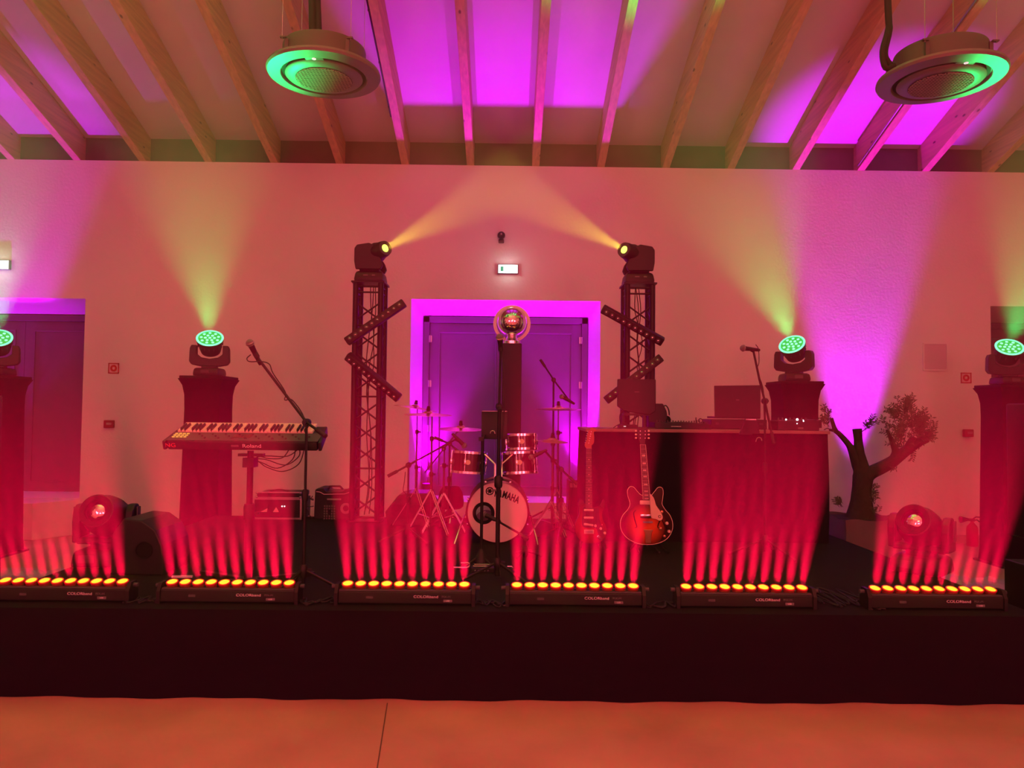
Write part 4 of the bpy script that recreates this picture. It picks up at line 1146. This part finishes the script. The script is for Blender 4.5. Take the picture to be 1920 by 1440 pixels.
# pedal board and cables lying on the stage
t = thing('pedalboard', 'small silver-edged pedalboard lying between the two middle battens', 'pedalboard', (at(905, 1070, 5.2).x, 5.2, SZ))
s = 4.9/F
MB().box((0, 0, .02), (.16, .09, .035), bev=.004).obj('deck', BLACK, t)
MB().tube([(-.065, -.03, .045), (.065, -.03, .045)], .005).tube([(-.06, .03, .045), (.06, .03, .045)], .004).obj('rail', STEEL, t)
MB().tube([(-.20, -.02, .035), (-.11, -.02, .035), (-.09, -.02, .05), (-.10, -.02, .065), (-.15, -.02, .065)], .005, 6, smooth=3).obj('patch_lead', STEEL, t)
for i in range(5): MB().cyl((-.05+i*.022, -.045, .02), (-.05+i*.022, -.052, .02), .005, n=8).obj('socket', STEEL, t)
MB().tube([(.17, 0, .04), (.20, 0, .04), (.21, 0, .03), (.19, 0, .02)], .005, 6).obj('jack_plug', STEEL, t)
rnd = random.Random(11)
def floor_cable(label, px0, px1, Y0, Y1, n, seed, z=SZ, r=.005):
    rn = random.Random(seed)
    for q in range(n):
        m = MB(); pts = []
        for k_ in range(9):
            f = k_/8; px = px0+(px1-px0)*f; Y = rn.uniform(Y0, Y1)
            pts.append(V((at(px, 1000, (Y0+Y1)/2).x, Y, z+r+.0005+q*r*.6)))
        m.tube(pts, r, 6, smooth=5)
        tag(m.obj('floor_cable', RUBBER), label, 'cable', 'cables on the stage, ' + ('far left', 'by the left stand', 'middle', 'right', 'far right')[seed-1])
floor_cable('black cable on the stage between the first two battens from the left', 246, 306, 4.27, 4.42, 3, 1)
floor_cable('one of the black cables on the stage beside the left microphone stand', 562, 636, 4.27, 4.42, 4, 2)
floor_cable('one of the black cables on the stage between the two middle battens', 890, 956, 4.27, 4.42, 3, 3)
floor_cable('one of the black cables on the stage left of the batten before the table', 1208, 1268, 4.27, 4.42, 3, 4)
floor_cable('one of the black cable coils between the two battens furthest right', 1526, 1622, 4.27, 4.75, 5, 5)
t = tag(MB().box((0, 0, .006), (.13, .02, .012), (0, 0, 4)).obj('tape_strip', PRINT), 'short pale strip lying on the stage behind the second batten', 'strip')
t.location = (at(342, 1070, 4.95).x, 4.95, SZ)

# crumpled pale sheets on the hall floor at both sides
def sheet(label, x0, x1, y0, y1, seed):
    rn = random.Random(seed); nx, ny = 26, 18; vs = []; fs = []
    for j in range(ny+1):
        for i in range(nx+1):
            u, v = i/nx, j/ny
            edge = min(u, 1-u, v, 1-v)
            z = .004 + (.05*abs(math.sin(u*9+v*5+seed))+.04*abs(math.sin(v*13-u*6))+rn.uniform(0, .025))*min(1, edge*6)
            vs.append((x0+(x1-x0)*u+.05*math.sin(v*9+seed), y0+(y1-y0)*v+.06*math.sin(u*7), z))
    for j in range(ny):
        for i in range(nx):
            q = j*(nx+1)+i; fs.append((q, q+1, q+nx+2, q+nx+1))
    tag(MB().add(vs, fs).obj('plastic_sheet', mat('pale_sheet', (.42, .36, .36), .35), smooth=False, recalc=False), label, 'sheet')
sheet('crumpled pale sheet on the floor below the left door step', -5.0, -3.5, 5.6, 7.3, 1)
sheet('crumpled pale sheet on the floor beside the fire extinguisher', 3.9, 5.0, 6.0, 7.3, 4)

# ------------------------------------------------------------------ planter and olive tree
pc = at(1614, 968, 8.45)
t = thing('planter', 'square fabric-wrapped planter at the right behind the draped table', 'planter', (pc.x, 8.45, 0))
H = pc.z; pw = .62
m = MB(); N = 48; rows = 8; vs = []; fs = []
rn = random.Random(3)
for j in range(rows+1):
    f = j/rows
    for i in range(N):
        a = i/N*4; sd = int(a); u = a-sd
        r = pw/2*(1+.04*f+.02*math.sin(i*1.7+j*.9))
        c4 = [(-1, -1), (1, -1), (1, 1), (-1, 1)]; p, q = c4[sd], c4[(sd+1) % 4]
        x, y = p[0]+(q[0]-p[0])*u, p[1]+(q[1]-p[1])*u
        l = (x*x+y*y)**.5; k_ = 1-.10*max(0, l-1.15)
        vs.append((x*r*k_, y*r*k_, H*f+.010*math.sin(i*.8)*f))
for j in range(rows):
    for i in range(N):
        i2 = (i+1) % N; fs.append((j*N+i, j*N+i2, (j+1)*N+i2, (j+1)*N+i))
m.add(vs, fs).obj('fabric_wrap', mat('jute', (.20, .13, .17), .95, noise=.15, nscale=6, bump=.4, bscale=90), t, smooth=True)
MB().box((0, 0, H-.03), (pw*.93, pw*.93, .02)).obj('soil', mat('soil', (.03, .02, .015), .95, bump=.5, bscale=40), t)
BARK = mat('bark', (.07, .045, .03), .95, noise=.3, nscale=14, bump=.9, bscale=26)
t = thing('olive_tree', 'small gnarled olive tree with cut branches growing in the planter', 'tree', (pc.x, 8.45, H-.02))
YTt = 8.45
def tp_(x, y, dy=0): return W_(t, at(x, y, YTt+dy))
tr = MB()
tr.tube([tp_(1613, 978), tp_(1614, 962), tp_(1615, 940), tp_(1616, 915), tp_(1618, 893), tp_(1615, 876), tp_(1611, 850), tp_(1609, 825), tp_(1607, 804)], [.17, .145, .115, .102, .11, .085, .058, .046, .052], 12, smooth=4)
tr.tube([tp_(1618, 898), tp_(1607, 872), tp_(1598, 846), tp_(1590, 832), tp_(1574, 814), tp_(1564, 807)], [.07, .06, .045, .034, .028, .022], 10, smooth=4)
tr.tube([tp_(1570, 812), tp_(1564, 800), tp_(1559, 784)], [.024, .020, .018], 8, smooth=3)
tr.tube([tp_(1564, 807), tp_(1555, 806)], [.022, .012], 8)
tr.tube([tp_(1618, 900), tp_(1632, 887, -.05), tp_(1652, 877, -.08), tp_(1672, 866, -.1), tp_(1690, 852, -.12), tp_(1708, 839, -.12), tp_(1724, 829, -.12), tp_(1738, 823, -.12)], [.085, .075, .07, .066, .06, .052, .045, .042], 12, smooth=4)
tr.tube([tp_(1675, 862, -.1), tp_(1679, 847, -.1), tp_(1674, 832, -.1), tp_(1667, 815, -.1), tp_(1663, 806, -.1)], [.05, .04, .03, .02, .014], 10, smooth=4)
tr.tube([tp_(1698, 846, -.12), tp_(1706, 832, -.12), tp_(1713, 820, -.12)], [.045, .04, .036], 10, smooth=3)
tr.obj('trunk', BARK, t, smooth=True, split=180)
# twigs and leaves
rn = random.Random(21); tw = MB(); lf = MB()
def twig(p, d, L):
    p = V(p); d = V(d).normalized(); pts = [p.copy()]
    nst = max(4, int(L/.018))
    for i in range(nst):
        d = (d + V((rn.uniform(-.25, .25), rn.uniform(-.2, .2), rn.uniform(-.18, .25)))).normalized()
        p = p + d*(L/nst); pts.append(p.copy())
        if i > 0:
            for s in (-1, 1):
                if rn.random() < .85:
                    n_ = d.cross(V((0, 1, 0)) if rn.random() < .6 else V((rn.random(), rn.random(), .3))).normalized()*s
                    ld = (d*.7+n_).normalized(); ll = rn.uniform(.034, .055); wd = ld.cross(V((rn.uniform(-.3, .3), 1, rn.uniform(-.3, .3)))).normalized()*.008
                    a = p; b = p+ld*ll
                    up = ld.cross(wd).normalized()*.0012
                    c = (a+b)/2
                    lf.add([a, c+wd, b, c-wd, c+up, c-up], [(0, 1, 4), (1, 2, 4), (2, 3, 4), (3, 0, 4), (1, 0, 5), (2, 1, 5), (3, 2, 5), (0, 3, 5)])
    tw.tube(pts, [.0028]*(len(pts)-1)+[.001], 4)
def bush(cx_, cy_, rx_, ry_, n_, base, L=.16, dy=-.1):
    for i in range(n_):
        a = rn.uniform(0, 2*math.pi); r = rn.random()**.6
        x, y = cx_+rx_*r*math.cos(a), cy_+ry_*r*math.sin(a)
        p = tp_(x, y, dy+rn.uniform(-.15, .15)); q = tp_(*base, dy)
        twig(p, (p-q)+V((0, 0, .06)), L*rn.uniform(.6, 1.2))
bush(1700, 808, 31, 31, 56, (1698, 812)); bush(1702, 790, 24, 22, 24, (1700, 800)); bush(1729, 806, 10, 20, 22, (1728, 812)); bush(1683, 825, 8, 14, 12, (1683, 830))
bush(1694, 770, 8, 10, 5, (1690, 820)); bush(1632, 801, 8, 8, 6, (1616, 815), .12, 0); bush(1625, 808, 6, 5, 3, (1612, 812), .1, 0)
bush(1550, 792, 6, 14, 7, (1562, 806), .13, 0); bush(1548, 772, 3, 8, 3, (1552, 800), .1, 0)
bush(1635, 930, 3, 14, 9, (1622, 940), .08, 0); bush(1580, 948, 9, 5, 8, (1596, 962), .08, -.1); bush(1642, 962, 10, 3, 5, (1630, 970), .07, -.1)
bush(1640, 945, 4, 5, 3, (1640, 968), .1, 0); bush(1678, 878, 3, 3, 3, (1682, 866), .08)
for a, b in (((1690, 850), (1700, 800)), ((1700, 845), (1720, 800)), ((1680, 850), (1690, 780)), ((1735, 825), (1730, 790)), ((1668, 820), (1660, 795)), ((1612, 812), (1634, 798)), ((1562, 806), (1548, 775))):
    p, q = tp_(*a, -.1), tp_(*b, -.1); tw.tube([p, (p+q)/2+V((.01, 0, .01)), q], [.006, .004, .002], 5, smooth=3)
tag(tw.obj('twigs', BARK, t), kind='stuff')
lf.obj('foliage', mat('olive_leaf', (.10, .12, .06), .6), t, recalc=False)

# ------------------------------------------------------------------ things on the wall
def on_wall(px, py): return at(px, py, YW-.001)
def exit_sign(px, py, label):
    c = on_wall(px, py); t = thing('exit_sign', label, 'sign', (c.x, YW, c.z), 0, 'lit exit signs')
    MB().box((0, -.022, 0), (.262, .044, .122), bev=.006).obj('housing', mat('sign_case', (.2, .2, .2), .4), t)
    MB().box((0, -.0455, 0), (.245, .004, .105)).obj('panel', mat('sign_glow', (.8, .8, .8), .5, emit=(.93, 1, .97), estr=.95), t)
    G = mat('sign_green', (.0, .22, .10), .5, emit=(0.02, .4, .25), estr=.35)
    MB().box((-.075, -.0485, 0), (.034, .003, .060)).obj('pictogram', G, t)
    text('lettering', 'SAÍDA', .030, G, t, (.035, -.049, .020)); text('lettering', 'EXIT', .030, G, t, (.035, -.049, -.020), sx=1.3)
    bulb_l = bpy.data.lights.new('glow', 'POINT'); bulb_l.energy = .9; bulb_l.color = (.9, 1, .95); bulb_l.shadow_soft_size = .06
    o = bpy.data.objects.new('glow', bulb_l); C.objects.link(o); o.parent = t; o.location = (0, -.12, 0)
exit_sign(952.5, 505.5, 'lit white exit sign above the middle door')
exit_sign(2, 497.5, 'lit white exit sign cut by the left edge of the photo')
c = on_wall(940, 444)
t = thing('wall_camera', 'small dark round camera on the wall above the exit sign', 'camera', (c.x, YW, c.z))
MB().lathe([(.03, 0), (.03, .03), (.045, .04), (.05, .07), (.045, .10), (.02, .12), (.0001, .121)], rotm((90, 0, 0))).obj('dome', mat('dome_brown', (.06, .03, .03), .25), t, smooth=True)
MB().box((0, -.02, -.06), (.07, .04, .05), bev=.01).obj('bracket', mat('bracket_b', (.12, .07, .07), .5), t)
MB().ball((0, -.118, .01), .012, 10).obj('lens', mat('cam_glass', (.6, .4, .4), .2), t)
def safety_sign(px, py, label):
    c = on_wall(px, py); t = thing('safety_sign', label, 'sign', (c.x, YW, c.z), 0, 'red framed safety signs')
    MB().box((0, -.003, 0), (.135, .006, .135)).obj('plate', mat('sign_white', (.75, .62, .6), .5), t)
    m = MB()
    for x, z, w_, h_ in ((0, .06, .135, .012), (0, -.06, .135, .012), (.061, 0, .012, .13), (-.061, 0, .012, .13)): m.box((x, -.0075, z), (w_, .003, h_))
    m.obj('border', REDPAINT, t)
    MB().lathe([(.018, 0), (.042, 0), (.042, .003), (.018, .003)], Matrix.Translation((0, -.006, 0)) @ rotm((90, 0, 0)), 24).obj('symbol', REDPAINT, t)
safety_sign(213.5, 690.5, 'red framed square sign left of the keyboard')
safety_sign(1811, 708.5, 'red framed square sign at the far right beside the totem')
def call_point(px, py, label):
    c = on_wall(px, py); t = thing('fire_call_point', label, 'fire alarm', (c.x, YW, c.z), 0, 'fire call points')
    MB().box((0, -.025, 0), (.118, .05, .095), bev=.008).obj('housing', mat('call_red', (.30, .02, .03), .4), t)
    MB().box((.01, -.0515, .004), (.065, .003, .028)).obj('label_plate', mat('call_plate', (.45, .3, .32), .5), t)
call_point(206.5, 795, 'dark red call point below the left square sign')
call_point(1813, 812, 'dark red call point below the right square sign')
c = on_wall(1753, 669)
t = thing('access_panel', 'flat square hatch in the wall at the right above the tree', 'panel', (c.x, YW, c.z))
MB().box((0, -.006, 0), (.285, .012, .325)).obj('door', mat('hatch', (.62, .50, .56), .6), t, bevel=.003)
m = MB()
for x, z, w_, h_ in ((0, .17, .31, .018), (0, -.17, .31, .018), (.15, 0, .018, .33), (-.15, 0, .018, .33)): m.box((x, -.009, z), (w_, .018, h_))
m.obj('frame', PLASTER, t)
c = at(1823, 1000, 9.2)
t = thing('fire_extinguisher', 'fire extinguisher standing by the wall at the far right', 'fire extinguisher', (c.x, 9.2, 0))
s = 9.2/F; zz = lambda y: at(1823, y, 9.2).z
MB().lathe([(.06, 0), (.065, .01), (.065, zz(991)), (.055, zz(986)), (.03, zz(982)), (.018, zz(979)), (.018, zz(976))]).obj('cylinder', mat('ext_red', (.45, .01, .02), .35), t, smooth=True)
MB().box((0, 0, zz(975)), (.05, .04, .03)).tube([(.01, 0, zz(973)), (.05, 0, zz(969)), (.11, 0, zz(970))], .008).tube([(.01, 0, zz(976)), (.06, 0, zz(975)), (.12, 0, zz(981))], .008).obj('valve_handle', MATT, t, smooth=True)
MB().tube([(-.02, 0, zz(975)), (-.06, 0, zz(974)), (-.145, 0, zz(974.5))], [.015, .018, .042], 12).obj('horn', MATT, t, smooth=True)

# ------------------------------------------------------------------ round air units hanging from the roof
AIR = mat('air_white', (.16, .16, .155), .45)
AIRD = mat('air_body', (.10, .095, .09), .6)
def air_unit(px, py, Y, label, pipe_dir):
    c = at(px, py, Y)
    t = thing('air_unit', label, 'air conditioner', c, 0, 'round ceiling air units')
    MB().lathe([(.30, .24), (.345, .235), (.35, .22), (.35, .05), (.37, .03), (.44, .02)], None, 48).obj('drum', AIRD, t, smooth=True)
    MB().lathe([(.44, .055), (.475, .04), (.48, .02), (.47, .0), (.365, -.012), (.36, -.008), (.355, .012), (.30, .02)], None, 64).obj('outer_ring', AIR, t, smooth=True)
    MB().lathe([(.29, .02), (.352, .012), (.352, .014), (.29, .05)], None, 48).obj('air_slot', MATT, t, smooth=True)
    MB().lathe([(.0001, -.035), (.24, -.032), (.315, -.018), (.325, -.008), (.318, .012), (.29, .02)], None, 64).obj('centre_panel', AIR, t, smooth=True)
    g = MB()
    for i in range(-8, 9):
        L_ = math.sqrt(max(0, .235**2-(i*.028)**2))
        if L_ > .02:
            g.box((i*.028, 0, -.037), (.006, 2*L_, .006)); g.box((0, i*.028, -.037), (2*L_, .006, .006))
    MB().lathe([(.0001, -.0358), (.24, -.0335), (.24, -.0345), (.0001, -.0364)], None, 40).obj('grille_back', mat('grille_dark', (.04, .035, .03), .8), t)
    g.obj('grille', mat('grille_line', (.35, .33, .28), .6), t)
    MB().box((0, -.335, .0), (.15, .07, .022), bev=.006).obj('sensor_bridge', AIR, t, smooth=True)
    MB().ring((0, -.345, -.013), .013, .004, None, 16, 6).obj('sensor', mat('sensor_ring', (.9, .9, .9), .4, emit=(1, 1, 1), estr=.7), t)
    for k_, a in enumerate((45, 135, 225, 315)):
        x, y = .37*math.cos(R(a)), .37*math.sin(R(a))
        top = zb(c.y+y)+DEPTH-c.z-.01
        MB().box((x*.96, y*.96, .13), (.03, .03, .14)).box((x*1.05, y*1.05, .20), (.05, .03, .012)).obj('lug', AIRD, t)
        MB().cyl((x*1.08, y*1.08, .18), (x*1.08, y*1.08, top), .0028, n=6).obj('hanger_wire', STEEL, t)
    for pts, r in pipe_dir(c):
        MB().tube(pts, r, 10, smooth=4).obj('pipe', RUBBER, t, smooth=True)
def pipes_l(c):
    z = lambda y: zb(c.y+y)+DEPTH-c.z-.02
    return [([(-.10, .05, .23), (-.12, .05, .45), (-.15, .03, z(.03))], .035), ([(-.03, .05, .23), (-.07, .05, .45), (-.13, .05, z(.05))], .028)]
def pipes_r(c):
    z = lambda y: zb(c.y+y)+DEPTH-c.z-.02
    return [([(-.40, -.05, .10), (-.475, -.05, .08), (-.50, -.05, .22), (-.44, -.03, .42), (-.43, .0, .6), (-.47, .0, z(0))], .022), ([(-.40, .0, .12), (-.45, .0, .22), (-.41, .0, .42), (-.40, .03, .6), (-.44, .03, z(.03))], .020)]
air_unit(608, 143, 6.35, 'round air unit hanging from the roof at the left', pipes_l)
air_unit(1763, 152, 6.0, 'round air unit hanging from the roof at the right, lit green', pipes_r)
# thin conduit along a rafter beneath the right air unit
def conduit(i, y0, y1, label, m, r=.011):
    x = RX + i*SP - .047 - r - .002
    z0, z1 = zb(y0)+.03, zb(y1)+.03
    mb = MB().cyl((0, 0, 0), (0, y1-y0, z1-z0), r)
    for f in (.1, .5, .9): mb.box((.003, (y1-y0)*f, (z1-z0)*f), (.03, .02, .03))
    o = mb.obj('conduit', m); o.location = (x, y0, z0)
    tag(o, label, 'pipe')
conduit(6, 9.35, 6.6, 'thin metal pipe running along a rafter below the right air unit', STEEL)
conduit(-1, 8.6, 7.0, 'thin dark pipe along a rafter beside the left air unit', BMETAL)

# ------------------------------------------------------------------ the haze is thickest low along the stage edge, thinning upwards so the red beams fade
hz = bpy.data.materials.new('stage_haze'); hz.use_nodes = True
nt = hz.node_tree; nt.nodes.clear()
ho = nt.nodes.new('ShaderNodeOutputMaterial'); hv = nt.nodes.new('ShaderNodeVolumeScatter')
hv.inputs['Color'].default_value = (.95, .95, .95, 1); hv.inputs['Anisotropy'].default_value = 0.8
ge = nt.nodes.new('ShaderNodeNewGeometry'); sx_ = nt.nodes.new('ShaderNodeSeparateXYZ')
mr = nt.nodes.new('ShaderNodeMapRange'); mr.interpolation_type = 'SMOOTHSTEP'
mr.inputs['From Min'].default_value = .75; mr.inputs['From Max'].default_value = 2.1
mr.inputs['To Min'].default_value = .075; mr.inputs['To Max'].default_value = 0.0
L_ = nt.links.new
L_(ge.outputs['Position'], sx_.inputs[0]); L_(sx_.outputs['Z'], mr.inputs['Value']); L_(mr.outputs[0], hv.inputs['Density']); L_(hv.outputs[0], ho.inputs['Volume'])
hz.cycles.volume_sampling = 'MULTIPLE_IMPORTANCE'
hb_ = MB().box((0, 3.85, 1.32), (6.3, 1.3, 1.6))
tag(hb_.obj('haze', hz), 'low red-lit haze hanging over the stage edge', 'haze', kind='stuff')
